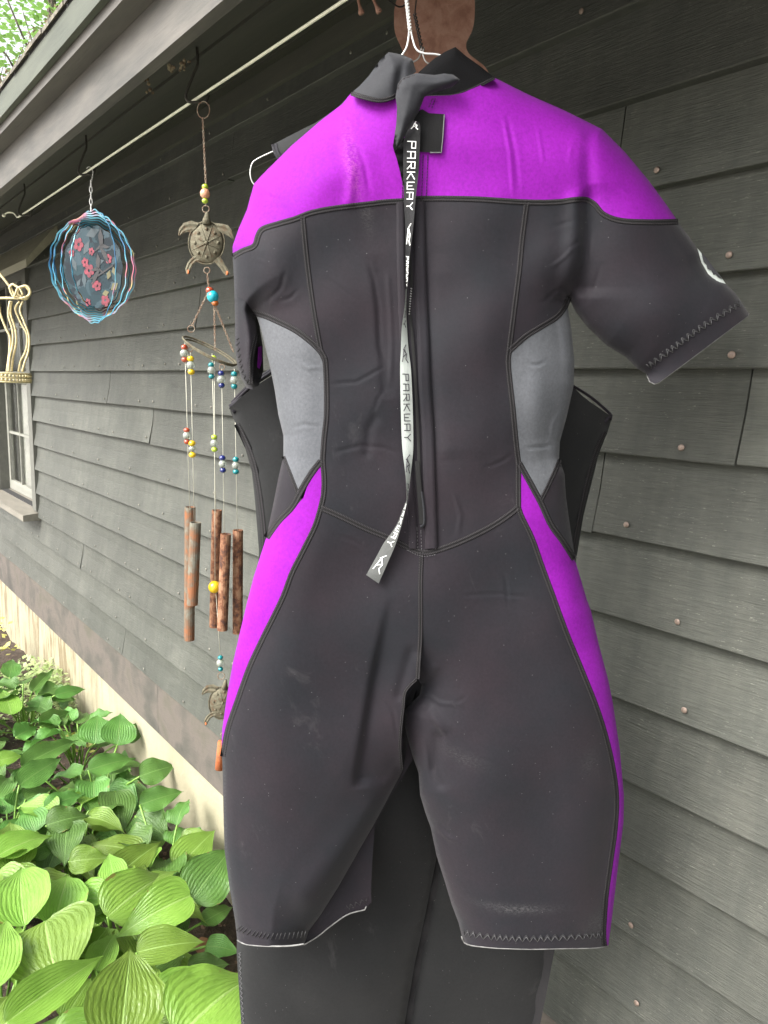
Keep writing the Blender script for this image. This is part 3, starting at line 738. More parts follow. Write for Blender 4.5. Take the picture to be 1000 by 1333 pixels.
# hanging left sleeve: sits behind the shoulder
sl = [(304,340),(305,372),(306,415),(306,452),(309,475),(314,492),(321,505),(330,508),(336,500),(341,480),(342,450),(338,425),(331,405),(325,380),(318,350)]
GL = Garment(1.02, [sleeveL_out, [(341,490),(342,450),(338,425),(331,405)]], .03, 26, [([(318,400),(326,440),(322,500)], 6, .006)], (), 5)
GL.panel('short_sleeve', [(304,345),(305,372),(306,415),(306,452),(309,475),(314,492),(321,505),(329,507),(326,500),(326,470),(331,450),(334,435),(333,415),(331,400),(322,375),(316,350)], MT['black'], suit, 3, label='limp short sleeve hanging at the left')
GL.panel('sleeve_lining', [(322,380),(331,400),(338,425),(342,450),(343,482),(337,502),(326,507),(318,490),(316,430)], MT['inner'], suit, 4, off=-.03)
GL.panel('purple_lining', [(336,452),(341,450),(341,470),(338,480),(335,478)], MT['purple'], suit, 3, off=-.024)
GL.seam('sleeve_seam', [(334,436),(328,466),(327,500)], suit, 3, extra=())
GL.zigzag('hem_stitch', [(309,440),(311,462),(316,485),(324,500)], suit, 2.2, 3.4, .0005)
# grey and lower panels
gl = undL+sideL[6:]+[(405,612),(390,640),(387.5,641),(380,622),(369,594)]+rev(body_L[1:7])
pan('grey_panel', gl, MT['grey'], suit, 2.8)
gr = [(738,392)]+body_R[1:7]+[(715,630),(705,650),(702.5,642.5),(685,615),(675,600)]+rev(sideR[5:9])+[(685,437.5),(705,425),(725,412.5)]
pan('grey_panel', gr, MT['grey'], suit, 2.8)
pan('side_panel', [(369,594),(380,622),(388,642),(393,650),(380,665),(362,681),(346,702),(355,660),(362.5,622)], MT['black'], suit, 2.8)
pan('side_panel', [(729,599),(715,630),(705,650),(704,657.5),(717.5,685),(732.5,705),(750,733),(743,690),(737,647),(735,617)], MT['black'], suit, 2.8)
pl = [(420,600),(405,618),(395,648),(380,665),(362,681),(346,702)]+body_L[11:19]+[(290,985)]+rev(legseamL)[1:-1]+[(417.5,661),(421,645),(422,625)]
pan('purple_panel', pl, MT['purple'], suit, 2.8)
pr = [(676,604),(690,630),(704,657.5),(717.5,685),(732.5,705),(750,733)]+body_R[11:]+rev(legseamR)[:-1]+[(675,660),(675,640)]
pan('purple_panel', pr, MT['purple'], suit, 2.8)
exL = [legL_in]; exR = [legR_in]
ll = waist[:6]+crotch[1:]+[(541.5,885),(528,900),(525,921),(522,948),(521,975),(523.5,1005)]+legL_in[2:]+rev(hemL)[1:]+rev(body_L)[1:7]+[(290,985)]+rev(legseamL)[1:-1]
exl = [legL_in[1:]]
pan('leg_panel', ll, MT['black'], suit, 2.9, extra=exl)
lr = rev(waist)[0:5]+[(567,717),(549,719)]+crotch[1:]+legR_in[0:]+hemR[1:]+rev(legseamR)[1:-1]
exr = [legR_in]
pan('leg_panel', lr, MT['black'], suit, 2.9, extra=exr)
# turned-in piece of the left leg and the inner thigh
GI = Garment(1.012, [[(487,1060),(484.5,1123),(483,1165),(484,1176)], [(540,984),(523,1008),(507,1036)]], .018, 30, (), (), 8)
GI.panel('inner_leg', [(530,895),(548,887),(536,912),(528,925),(528,955),(540,984),(524,1012),(507,1040),(488,1075),(484.5,1123),(483,1165),(484,1174),(477,1182),(465,1187),(450,1192),(429,1207),(414,1219),(396,1230),(380,1228),(400,1180),(440,1120),(480,1050),(515,980)], MT['black'], suit, 5, wfun=lambda q: .012-np.clip((q[:, 0]-380)/170, 0, 1)*.004+.001*np.sin(q[:, 1]*.08))
GI.zigzag('hem_stitch', [(452,1182),(464,1177),(478,1172)], suit, 3, 3.6, .0005, off=.003)
GI.tube('hem_edge', [(396,1230),(414,1219),(429,1207),(450,1192),(465,1186.6),(475,1184.5),(477,1180)], suit, .0011, MT['hem'], w=.014)
# far side of the suit: closes the body behind
wholeL = shoulder_L+sleeveL_out[1:2]+[(331,405)]+body_L[1:]+hemL[1:]+[(402,1212),(438,1159),(486,1075),(524,1006),(545,890)]+legR_in[2:]+hemR[1:]+[(792,1231)]+rev(body_R)[1:]+rev(sleeveR_bot)+[(975,408)]+rev(sleeveR_top)[1:]+rev(shoulder_R)[1:]+[(600,128),(540,134),(493,131)]
pan('chest_panel', wholeL, MT['inner'], suit, 14, back=True, extra=exL+exR)
# seams
S = G1.seam
S('seam', yoke_seam_L, suit, 3.9); S('seam', yoke_seam_R, suit, 3.9)
S('seam', sideL, suit); S('seam', sideL2, suit); S('seam', legseamL, suit, 3.6)
S('seam', sideR, suit); S('seam', sideR2, suit); S('seam', legseamR, suit, 3.6, extra=())
S('seam', waist, suit, 4.2); S('seam', undL, suit, 4.2); S('seam', undR, suit, 3.9)
S('seam', crotch, suit, 3.2); S('seam', [(541.5,885),(528,900),(525,921),(522,948),(521,975),(523.5,1003)], suit, 2.2, extra=exl)
S('seam', [(369,594),(380,622),(388,643)], suit, 2.4); S('seam', [(418,600),(405,617),(390,642),(380,660),(362,679),(347,700)], suit, 4.4)
S('seam', [(729,599),(715,630),(705,650)], suit, 3); S('seam', [(676,603),(690,628),(704,654),(717.5,683),(732.5,704),(748,728)], suit, 4.2)
# hems
zz = G1.zigzag
zz('hem_stitch', [(311,1208),(330,1215),(360,1219),(400,1216)], suit, 8, 5.2, .0007, off=.0008, dash=1)
zz('hem_stitch', [(603,1213),(640,1219),(700,1221),(785,1216)], suit, 3.2, 4.4, .0007, extra=exr)
zz('hem_stitch', [(603,1215),(640,1221),(700,1223),(785,1218)], suit, 3.2, 4.4, .0004, MT['thread_l'], extra=exr)
zz('hem_stitch', [(843,477),(870,457),(915,424),(963,394)], suit, 3.4, 4.2, .0008)
zz('hem_stitch', [(844.5,478.5),(871.5,458.5),(916.5,425.5),(964.5,395.5)], suit, 3, 4.2, .0004, MT['thread_l'])
G1.tube('hem_edge', hemL, suit, .0012, MT['hem'], extra=(), off=-.001)
G1.tube('hem_edge', [(601,1219)]+hemR+[(792,1231)], suit, .0012, MT['hem'], extra=exr, off=-.001)
G1.tube('hem_edge', [(842,487),(846,497),(852,500),(858,498),(932,443),(974,411),(975,408)], suit, .0008, MT['hem'], off=-.002)
# badge on the sleeve edge
GB = Garment(1.0, [[(0,0),(1,1)]], .0, 10)
GB.panel('sleeve_badge', [(908,323),(913,329),(920,335.5),(930,349.5),(940,362),(945,369.5),(933,366),(922,356.5),(913.5,342)], MT['tape_w'], suit, 3, wfun=lambda q: .010-np.clip((q[:, 0]-q[:, 1]*.75-665)/16, 0, 1)*.012)
GB.panel('badge_print', [(913,328),(920,335.5),(930,349.5),(941,363.5),(935,361),(932,357),(929,358),(926,352),(921,350),(920,345),(916,341)], MT['ink_b'], suit, 3, wfun=lambda q: .0115-np.clip((q[:, 0]-q[:, 1]*.75-665)/16, 0, 1)*.012)
# zip placket
plq = [(-1, -.4), (-.9, .9), (-.3, 1), (.3, 1), (.9, .9), (1, -.4)]
S('zip_flap', [(545,262),(546,320),(548,380),(551,440),(553,500),(557,560),(559,620),(561,680),(562,714)], suit, 8, .0010, .0032, MT['black'], prof=plq)
S('zip_flap', [(521.5,263),(522,330),(524,400),(527,470),(529,540),(532,610),(537,680),(538,714)], suit, 5.5, .0006, .0024, MT['black'], prof=plq)
S('zip_line', [(527,205),(529,262),(532,320),(536,370),(533,400),(537,440),(541,500),(544,560),(546,610),(548,650),(548,682)], suit, 1.9, .0034, .0008, MT['gap'], prof=[(-1, 0), (0, .6), (1, 0)])  # raised dark strip standing in for the shaded zip gap
S('zip_slit', [(543,600),(546,640),(548,668),(549,682)], suit, 3.0, .0052, .0004, MT['gap'], prof=[(-1, -1), (0, 1), (1, -1)])
S('zip_lip', [(549,640),(552,664),(552,682),(547,686)], suit, 2, .0050, .0026, MT['collar'], prof=[(-1, -.6), (0, 1), (1, -.6)])
zt = MB()
for i in range(11):
    y = 375+i*3.3; q = np.array([[534.5-i*.22, y], [536.5-i*.28, y+1.2]]); zt.tube(Pn(q, .995-G1.w(q)-.0045), .0008, 6)
zt.build('zip_teeth', MT['zip'], suit, True)
for l in ([(519,266),(518.5,330),(521,400),(523,470),(526,540),(528,610),(532,670),(533,712)], [(550,262),(552,330),(553,400),(558,480),(562,560),(564,620),(566,680),(567,715)], [(543,686),(544,714)], [(548,690),(549,716)]):
    zz('zip_stitch', l, suit, 2, 4.0, .0004, MT['thread_l'], off=.0016, dash=2)
zz('zip_stitch', [(530,716),(549,724),(567,722)], suit, 2, 3, .0004, MT['thread_l'], off=.0022, dash=2)
for l in ([(520,142),(523,170),(524,215),(524,258)], [(551,202),(550,230),(549,256)], [(557,202),(556,230),(555,256)], [(563,128),(558,140)], [(567,128),(562,141)]):
    zz('zip_stitch', l, suit, 2, 3.6, .00045, MT['thread'], off=.0012, dash=2)
# collar
GC = Garment(.974, [[(457,121),(480,99),(506,67.6)], [(506,67.6),(524,71),(537,77),(542,93)]], .03, 34, [([(528,74),(520,100),(519,125)], 6, -.006)], (), 11)
GC.panel('collar', [(457,121),(468,112),(480,99),(495,78),(506,67.6),(524,71),(537,77),(542,93),(524,108),(517,124),(508,128),(493,131),(472,127)], MT['collar'], suit, 3)
GC2 = Garment(.974, [[(644,101),(628,88),(607,73),(593,61)], [(593,61),(565,75),(545,94)]], .022, 24, (), (), 12)
GC2.panel('velcro_collar', [(644,101),(628,88),(607,73),(593,61),(580,67),(565.6,76),(545,94),(535,110),(545,126),(586,126),(602,122),(623,113)], MT['velcro'], suit, 3)
GC.seam('seam', [(457,121),(472,126),(493,130.5),(508,128),(516,124)], suit, 3.2, .001)
GC2.seam('seam', [(644,101),(623,112),(602,121),(586,125),(556,126)], suit, 2.2, .001)
flap = [(515,126),(518,109),(524,101),(542,95),(565.6,97.5),(578,95.5),(590,97),(599,103.5),(594,109),(589,113),(578,117),(565.6,120),(552.6,126),(545,146),(538,157),(532,167),(524,183),(513.6,198),(511.5,190),(516,161),(517,140)]
GF = Garment(.937, [flap[:8], [(599,104),(589,113),(565.6,120),(552.6,126),(545,146),(532,167),(524,183),(513.6,198)], [(513.6,198),(516,161),(515,126)]], .011, 12, [([(522,112),(545,106),(580,108)], 7, .003), ([(535,120),(528,150)], 9, .003)], (), 13)
GF.panel('collar_flap', flap, MT['collar'], suit, 2.6, wfun=lambda q: GF.w(q)+.002)
GF.seam('seam', [(518,116),(523,105),(540,99),(560,101)], suit, 1.6, .0008)
GF.panel('flap_underside', [(513,196),(520,184),(528,178),(532,185),(529,215),(525,243),(521,224),(517,208)], MT['velcro'], suit, 3, wfun=lambda q: -.003+.002*np.sin(q[:, 1]*.4))
GP = Garment(.995, [[(0,0),(1,1)]], 0, 10)
GP.panel('velcro_patch', [(532,150),(550,142),(558,147),(578.6,148.5),(577,175),(574.7,199),(547,197.5),(530,199)], MT['patch'], suit, 3, wfun=lambda q: G1.w(q)+.0035)
G1.tube('patch_edge', [(578.6,149),(577,175),(574.8,198.5),(560,198.5)], suit, .0007, MT['thread_l'], off=.004, smooth=False)
# pull tape
rows_a = [(157,537,157.5,543),(163,535,163,547),(181,526,182,547),(224,525,224,545),(260,526,260,541),(296,527.6,296,538),(334,527.7,334,533.5),(358,528,358,532),(376,528.6,376,530.2)]
rows_b = [(376,528.4,376,529.6),(390,527.6,390,529),(408,525.6,408,529),(428,523,428,530),(455,522,455,532),(480,521,480.5,535),(521,521.6,521,537),(561.5,522.7,561.5,538),(588,524.3,588.5,537.8),(615,527.6,615.5,535),(635,529.3,635,532.8),(650,529.5,650,530.8)]
rows_c = [(650,529.5,650,530.6),(660,525.8,661,528.5),(682,516.7,685,522.5),(695,508.5,700,518),(708,499,714,513),(722,491.5,730,506),(748.5,476.8,759.6,493)]
def tape(rows, mat, wfull, sgn, texts, ink):
    rw = np.array(rows, float); Lp = smoothline(np.stack([rw[:, 1], rw[:, 0]], 1), 1e9); n = 8
    # dense interpolation by row index
    A = smoothline(np.stack([rw[:, 1], rw[:, 0]], 1), .01) if False else None
    def cr(a, t):
        i = min(int(t), len(a)-2); f = t-i; p0_, p1, p2, p3 = a[max(i-1, 0)], a[i], a[i+1], a[min(i+2, len(a)-1)]
        return .5*(2*p1+(p2-p0_)*f+(2*p0_-5*p1+4*p2-p3)*f*f+(-p0_+3*p1-3*p2+p3)*f**3)
    T_ = np.linspace(0, len(rows)-1, (len(rows)-1)*6+1)
    L_ = np.array([cr(rw[:, [1, 0]], t) for t in T_]); R_ = np.array([cr(rw[:, [3, 2]], t) for t in T_])
    def surf(u, v):                        # u: index along, v: 0..1 across
        i = min(int(u), len(T_)-2); f = u-i
        l = L_[i]*(1-f)+L_[i+1]*f; r = R_[i]*(1-f)+R_[i+1]*f
        wd = np.linalg.norm(r-l); tw = math.sqrt(max(wfull**2-wd**2, 0))*.5/1000*1.0
        q = l*(1-v)+r*v
        return q, sgn*tw*(v-.5)*1.2
    vs = []; fs = []
    for i in range(len(T_)):
        for j in range(5):
            q, dz = surf(i, j/4); b0 = G1.w(q[None])[0]
            vs.append(Pn(q[None], .995-b0-.0095-dz-.0008*math.sin(j/4*math.pi))[0])
    for i in range(len(T_)-1):
        for j in range(4): a = i*5+j; fs.append((a, a+5, a+6, a+1))
    o = mesh_obj('pull_tape', vs, fs, mat, suit, True)
    yc = (L_[:, 1]+R_[:, 1])/2
    mb = MB()
    def put(strokes, ya, yb, v0=.28, v1=.74):
        for st in strokes:
            pts = []
            for (gx, gy) in st:
                y = ya+(yb-ya)*gx; u = float(np.interp(y, yc, np.arange(len(yc)))); pts.append((u, v0+(v1-v0)*gy))
            for (u0, v0_), (u1, v1_) in zip(pts[:-1], pts[1:]):
                a, da = surf(u0, v0_); b, db = surf(u1, v1_); t = b-a; L = np.linalg.norm(t)+1e-9; t /= L; nn = np.array([-t[1], t[0]])*min(.62, .07*float(np.linalg.norm(surf(u0, 1)[0]-surf(u0, 0)[0]))+.05)
                a = a-t*.4; b = b+t*.4
                q = np.array([a+nn, b+nn, b-nn, a-nn]); ww = G1.w(q)
                dd = np.array([da, db, db, da]); W = Pn(q, .995-ww-.0112-dd)
                mb.add(W, [(0, 1, 2, 3)])
    for kind, ya, yb in texts:
        if kind == 'logo':
            put([[(0, .75), (.2, .35), (.55, .75), (.8, .6), (1, .9)], [(.25, .2), (.5, .75), (.7, .15), (.95, .05)], [(.2, .35), (.7, .15)]], ya, yb, .18, .85)
        else:
            adv = (yb-ya)/len(kind)
            for i, ch in enumerate(kind): put(GLY[ch], ya+i*adv, ya+(i+.86)*adv)
    mb.build('tape_print', ink, o, False)
    return o
GLY = {'P': [[(0,-.1),(0,1),(.75,1),(.75,.5),(0,.5)]], 'A': [[(0,-.05),(0,1),(.75,1),(.75,-.05)],[(0,.42),(.75,.42)]],
       'R': [[(0,-.05),(0,1),(.72,1),(.72,.5),(0,.5)],[(.3,.5),(.8,-.05)]], 'K': [[(0,-.05),(0,1.05)],[(.8,1.05),(.1,.5),(.8,-.05)]],
       'W': [[(0,1.05),(0,0),(.4,0),(.4,.75)],[(.4,0),(.8,0),(.8,1.05)]], 'Y': [[(0,1.05),(.4,.5),(.8,1.05)],[(.4,.5),(.4,-.1)]]}
tape(rows_a, MT['tape_b'], 20, 1, [('logo', 158, 168), ('PARKWAY', 184, 277), ('logo', 291, 319), ('PARKWAY', 334, 374)], MT['ink_w'])
tape(rows_b, MT['tape_w'], 17, -1, [('WAY', 392, 430), ('logo', 449, 472), ('PARKWAY', 487, 578), ('logo', 592, 616), ('PA', 630, 648)], MT['ink_b'])
tape(rows_c, MT['tape_bg'], 19, 1, [('ARKWAY', 656, 713), ('logo', 722, 744)], MT['ink_w'])

# ---- rear garment: sleeveless long suit
armL = [(300,531),(310,520),(330,504),(352,488)]
s2L = [(300,536),(309,556),(317.5,577),(328,615),(332,652),(337,715),(335,850),(322,1000),(312,1120),(308,1240),(314,1333),(318,1480)]
s2R = [(796,546),(792,560),(780,590),(772,622),(760,670),(750,730),(752,850),(765,1000),(745,1130),(721.5,1240),(712.5,1288),(703.5,1333),(690,1480)]
cut2 = [(560,900),(572,1090),(568,1120),(552,1200),(540,1255),(527,1333),(505,1480)]
G2 = Garment(1.105, [s2L, s2R, cut2], .035, 60, [([(360,1260),(420,1300),(470,1290)], 20, .003), ([(620,1250),(640,1333)], 20, .004)], [((440,1280),(60,60),0,.004)], 21)
suit2 = empty('wetsuit', tuple(P(540, 40, 1.12)), 'plain black sleeveless long-leg wetsuit hanging behind the purple and black one', 'wetsuit')
G2.panel('torso_panel', s2L[:8]+[(322,1000),(560,1000),(560,900),(765,1000)]+rev(s2R)[5:]+[(796,542),(772,526),(746,506),(738,500),(600,480),(400,480),(356,488),(330,504),(310,520),(300,531)], MT['black2'], suit2, 9)
G2.panel('leg_panel', [(322,990),(560,990)]+cut2[1:]+rev(s2L)[:5], MT['black2'], suit2, 7)
G2r = Garment(1.125, [s2R, cut2], .022, 60, (), (), 22)
G2r.panel('leg_panel', [(560,900),(765,1000)]+s2R[8:]+rev(cut2)[:-1], MT['black2'], suit2, 7)
G2.panel('far_panel', s2L+rev(s2R)+[(600,560),(400,560)], MT['inner'], suit2, 20, back=True)
bandp = [(-1, -.5), (-.8, .6), (-.4, .9), (-.1, .4), (.2, .9), (.8, .8), (1, -.5)]
G2n = Garment(1.105, [[(0,0),(1,1)]], .0, 10)
G2n.seam('armhole_binding', [(301,533),(312,526),(335,511),(360,494)], suit2, 7, .012, .003, MT['black'], prof=bandp)
G2n.seam('armhole_binding', [(303,526),(320,508),(340,492),(362,478)], suit2, 4, -.012, .003, MT['black'], prof=bandp)
G2n.tube('binding_edge', [(300,533),(301,527),(308,521),(330,500),(360,480)], suit2, .0022, MT['black'], w=.0)
G2n.tube('binding_edge', [(316,531),(334,523),(340,516),(362,507)], suit2, .0012, MT['collar'], w=.017)
G2n.seam('armhole_binding', [(742,508),(757,522),(775,535),(792,547)], suit2, 6, .012, .003, MT['black'], prof=bandp)
G2n.tube('binding_edge', [(740,499),(765,514),(785,530),(796,541),(795,547)], suit2, .0022, MT['black'], w=.008)
G2.seam('seam', [(308,552),(318,572),(329,600),(337,640),(343,690),(344,720)], suit2, 3.6)
G2.seam('seam', [(788,562),(776,590),(766,625),(757,665),(746,720)], suit2, 3.2)
zz2 = G2.zigzag('seam_stitch', [(312,1240),(314,1290),(317,1340)], suit2, 1.5, 3, .0004, MT['thread_l'])
GS = Garment(1.10, [[(357,187),(410,160),(437,142),(465,115),(500,88)]], .02, 22, [([(362,186),(368,203)], 3, -.003)], (), 23)
GS.panel('shoulder_strap', [(357,187),(380,175),(410,160),(437,142),(465,115),(500,88),(530,110),(440,180),(400,215),(362,206)], MT['black2'], suit2, 5)
GS.seam('armhole_binding', [(357,187),(360,198),(366,208)], suit2, 4, .001, .002, MT['black'], prof=bandp)

# ---- hangers
def twist(c0, c1, d, r, rad, turns, mb, tops=None):
    a = P(*c0, d); b = P(*c1, d); n = 40
    ax = (b-a)/np.linalg.norm(b-a); u = np.cross(ax, hh); u /= np.linalg.norm(u); v = np.cross(ax, u)
    for ph in (0, math.pi):
        mb.tube([a+(b-a)*i/n+(u*math.cos(ph+turns*2*math.pi*i/n)+v*math.sin(ph+turns*2*math.pi*i/n))*rad for i in range(n+1)], r, 7)
def pp(pts, d, step=3):
    c = smoothline(pts, step); return Pn(c, np.full(len(c), d) if not hasattr(d, '__len__') else np.interp(np.arange(len(c)), np.linspace(0, len(c)-1, len(d)), d))
DR = lambda px: ((.657)/ray(px, 100)[1])*(ray(px, 100) @ hh)
# rod position: world y=-.5, height fitted
zr = H+.5455
hx = PY(538, -40, -.5)[0]
def hook_to_rod(px, py, d, mb, r, left=True):
    a = P(px, py, d); top = np.array([a[0], -.5, zr+.010])
    q = [a, a+np.array([0, 0, .03]), np.array([a[0]*.5+top[0]*.5, a[1]*.5-.25, zr-.03]), top+np.array([0, -.028, -.02]), top+np.array([0, -.020, .003]), top+np.array([0, 0, .012]), top+np.array([0, .020, .0]), top+np.array([0, .024, -.02])]
    mb.tube(smoothline(q, .006), r, 7)
hg = empty('wire_hanger', tuple(P(534, 20, .985)), 'white wire coat hanger with twisted neck carrying the purple and black wetsuit', 'hanger')
mb = MB(); twist((529,-4), (534,40), .985, .0011, .0017, 5, mb); mb.build('twisted_neck', MT['wire_w'], hg, True)
mb = MB(); mb.tube(pp([(533,38),(531,55),(527,66),(515,80),(470,118),(400,175),(350,222),(340,236),(350,246),(420,250),(545,248),(700,246),(830,244),(838,236),(825,225),(740,160),(640,102),(590,78),(570,71),(551,69),(541,62),(535,40)], .995), .0012, 7); mb.build('hanger_frame', MT['wire_w'], hg, True)
mb = MB(); hook_to_rod(529, -4, .985, mb, .0013); mb.build('hanger_hook', MT['wire_w'], hg, True)
hg2 = empty('wire_hanger', tuple(P(548, 25, 1.1)), 'dark twisted wire coat hanger behind the white one, its end looped beside the left shoulder', 'hanger')
mb = MB(); twist((540,18), (549,62), 1.1, .0010, .0018, 4.5, mb); mb.build('twisted_neck', MT['wire_b'], hg2, True)
mb = MB(); mb.tube(pp([(549,60),(546,74),(535,82),(500,95),(440,150),(395,180),(358,196),(335,207),(328,214),(326,228),(331,240),(345,246),(420,252),(560,252),(700,250),(760,240),(690,160),(600,92),(574,84),(557,82),(551,72),(552,62)], 1.1), .0011, 7); mb.build('hanger_frame', MT['wire_lit'], hg2, True)
mb = MB(); hook_to_rod(540, 18, 1.1, mb, .0011); mb.build('hanger_hook', MT['wire_b'], hg2, True)

# ------------------------------------------------------------------ rod and cup hooks
ra = PY(22, 272, -.5); rx0 = ra[0]
rod = empty('curtain_rod', (rx0, -.5, zr), 'thin cream metal rod with curled end hung along the eave, everything hanging from it', 'rod')
pts = [(rx0+.055-.11*1.0, -.53, zr+.012), (rx0-.045, -.52, zr+.021), (rx0-.02, -.507, zr+.018), (rx0-.004, -.5, zr+.004), (rx0+.03, -.5, zr)]
mb = MB(); mb.tube(list(smoothline(pts, .006))+[(x, -.5, zr+.0) for x in np.arange(rx0+.2, 1.6, .2)], .0026, 10)
mb.sphere(pts[0], .006, 10, 8); mb.build('rod_bar', MT['rod'], rod, True)
def cup_hook(px, label):
    x = px; z1 = roofz(-.5)-.002
    o = MB().tube(smoothline([(x, -.5, z1+.01), (x+.002, -.5, z1-.02), (x-.003, -.506, z1-.038), (x-.010, -.519, zr+.004), (x-.006, -.515, zr-.009), (x, -.5, zr-.0075), (x+.006, -.487, zr-.006), (x+.010, -.482, zr+.008)], .004), .0028, 8).build('cup_hook', MT['hook'], None, True)
    prop(o, label, 'hook', 'cup hooks screwed into the eave holding the rod')
for (px, py, lb) in ((32, 250, 'dark cup hook near the curled end of the cream rod'), (113, 215, 'dark cup hook just above the blue wind spinner'), (257, 110, 'dark cup hook above the turtle wind chime')):
    cup_hook(PY(px, py, -.5)[0], lb)
for x in (-.55,): cup_hook(x, 'dark cup hook beyond the hangers holding the near end of the rod')

mb = MB()
for px, py, k in ((222, 88, 9), (241, 82, 8), (236, 90, 4), (192, 105, 5), (196, 118, 4)):
    rd = ray(px, py); tt = (roofz(0)-.004+.566*C0[1]-H)/(rd[2]-.566*rd[1]); c = C0+rd*tt
    for _ in range(k): mb.sphere(c+np.array([R.uniform(-.012, .012), R.uniform(-.006, .006), R.uniform(-.003, .002)]), R.uniform(.002, .0045), 6, 5)
prop(mb.build('mud_daubs', MT['debris'], None, False), 'small dry mud and cocoon bits stuck under the eave near the turtle chime hook', None, None, 'stuff')

# ------------------------------------------------------------------ wind spinner
cx = PY(119, 300, -.5)[0]; dsp = (np.array([cx, -.5, 0])-C0) @ hh
ctr = P(121, 348, dsp); Rv = (P(121, 275, dsp)-P(121, 421, dsp))[2]/2
sp = empty('wind_spinner', tuple(ctr), 'round metal wind spinner of wavy blue and pink rings around a hummingbird disc', 'wind spinner')
def spin_mat():
    m, n, b = nmat('spinner_paint'); co = coords(n, 'World')
    f = noise(n, co, 9, 2, .5, .3)
    c = ramp(n, f, [(.30, (.015, .09, .20)), (.42, (.03, .18, .28)), (.54, (.10, .30, .36)), (.60, (.34, .09, .15)), (.66, (.34, .30, .12)), (.74, (.08, .28, .35))])
    n.links.new(c, b.inputs['Base Color']); b.inputs['Roughness'].default_value = .3; b.inputs['Metallic'].default_value = .35; return m
MT['spin'] = spin_mat()
def disc_mat():
    m, n, b = nmat('spinner_print'); co = coords(n, 'World')
    v = N(n, 'ShaderNodeTexVoronoi', Scale=34.0)
    nz = N(n, 'ShaderNodeTexNoise', Scale=22.0, Detail=4.0); n.links.new(co, nz.inputs['Vector'])
    ad = N(n, 'ShaderNodeVectorMath', operation='MULTIPLY_ADD'); n.links.new(nz.outputs['Color'], ad.inputs[0]); ad.inputs[1].default_value = (.09, .09, .09); n.links.new(co, ad.inputs[2]); n.links.new(ad.outputs[0], v.inputs['Vector'])
    c = ramp(n, N_sep(n, v.outputs['Color']), [(.1, (.003, .009, .015)), (.4, (.006, .020, .028)), (.7, (.012, .036, .046)), (.95, (.035, .06, .075))])
    n.links.new(c, b.inputs['Base Color']); b.inputs['Roughness'].default_value = .55; b.inputs['Specular IOR Level'].default_value = .25; return m
MT['disc'] = disc_mat(); MT['flower'] = simple('flower_print', (.17, .018, .035), .6, var=.4, scale=90, bmp=0); MT['bird'] = simple('bird_print', (.008, .008, .010), .4, bmp=0); MT['olive'] = simple('olive_print', (.10, .09, .035), .4, bmp=0); MT['pale_b'] = simple('pale_print', (.025, .045, .055), .4, bmp=0)
base_az = math.atan2(rr[1], rr[0])
def ringpt(rad, th, az, zoff=0, wave=.015):
    k = rad*(1+wave*math.cos(18*th)); hx_ = k*.86*math.cos(th); z = k*math.sin(th)*1.0
    return ctr+np.array([math.cos(az)*hx_, math.sin(az)*hx_, z])
nr = 8
for i in range(nr):
    rad = Rv*(1-.04*i); az = base_az+math.radians(-42+i*17); vs = []; fs = []; n = 140; wd = .0017
    nrm = np.array([-math.sin(az), math.cos(az), 0])*.0006
    for k in range(n):
        th = 2*math.pi*k/n
        for rq, sg in ((rad-wd, -1), (rad-wd, 1), (rad+wd, 1), (rad+wd, -1)): vs.append(ringpt(rq, th, az)+nrm*sg)
    for k in range(n):
        for j in range(4): a = k*4+j; b2 = k*4+(j+1) % 4; a2 = ((k+1) % n)*4+j; b3 = ((k+1) % n)*4+(j+1) % 4; fs.append((a, a2, b3, b2))
    mesh_obj('spinner_ring', vs, fs, MT['spin'], sp, False)
dr = Rv*.66; daz = base_az-math.radians(12); du = np.array([math.cos(daz), math.sin(daz), 0]); dn = np.array([-math.sin(daz), math.cos(daz), 0])
if dn @ (C0-ctr) < 0: dn = -dn
def dpt(u, v, o=0): return ctr+du*u*dr*.92+np.array([0, 0, v*dr*1.12])+dn*o
vs = [dpt(0, 0, .0008)]+[dpt(math.cos(t)*(1+.02*math.cos(14*t)), math.sin(t)*(1+.02*math.cos(14*t)), .0008) for t in np.linspace(0, 2*math.pi, 97)[:-1]]
vs += [dpt(0, 0, -.0008)]+[dpt(math.cos(t)*(1+.02*math.cos(14*t)), math.sin(t)*(1+.02*math.cos(14*t)), -.0008) for t in np.linspace(0, 2*math.pi, 97)[:-1]]
fs = [(0, 1+k, 1+(k+1) % 96) for k in range(96)]+[(97, 98+(k+1) % 96, 98+k) for k in range(96)]+[(1+k, 98+k, 98+(k+1) % 96, 1+(k+1) % 96) for k in range(96)]
disc = mesh_obj('spinner_disc', vs, fs, MT['disc'], sp, False)
mb = MB()
for (u, v, s_) in ((-.45, .55, .17), (-.12, -.08, .17), (-.25, .12, .12), (.15, -.45, .13), (.4, -.8, .15), (-.2, -.85, .1), (.55, .2, .12), (-.7, .35, .1), (.05, -.42, .1), (-.02,.38,.1)):
    mb = MB()
    for q in range(5):
        a = q*2*math.pi/5+u*3; c1 = (u+math.cos(a)*s_*.6, v+math.sin(a)*s_*.6)
        ring = [dpt(c1[0]+math.cos(b)*s_*.42, c1[1]+math.sin(b)*s_*.42, .0018+.0001*q) for b in np.linspace(0, 2*math.pi, 9)[:-1]]
        mb.add(ring, [tuple(range(8))])
    mb.build('flower_print', MT['flower'], disc)
mb = MB()
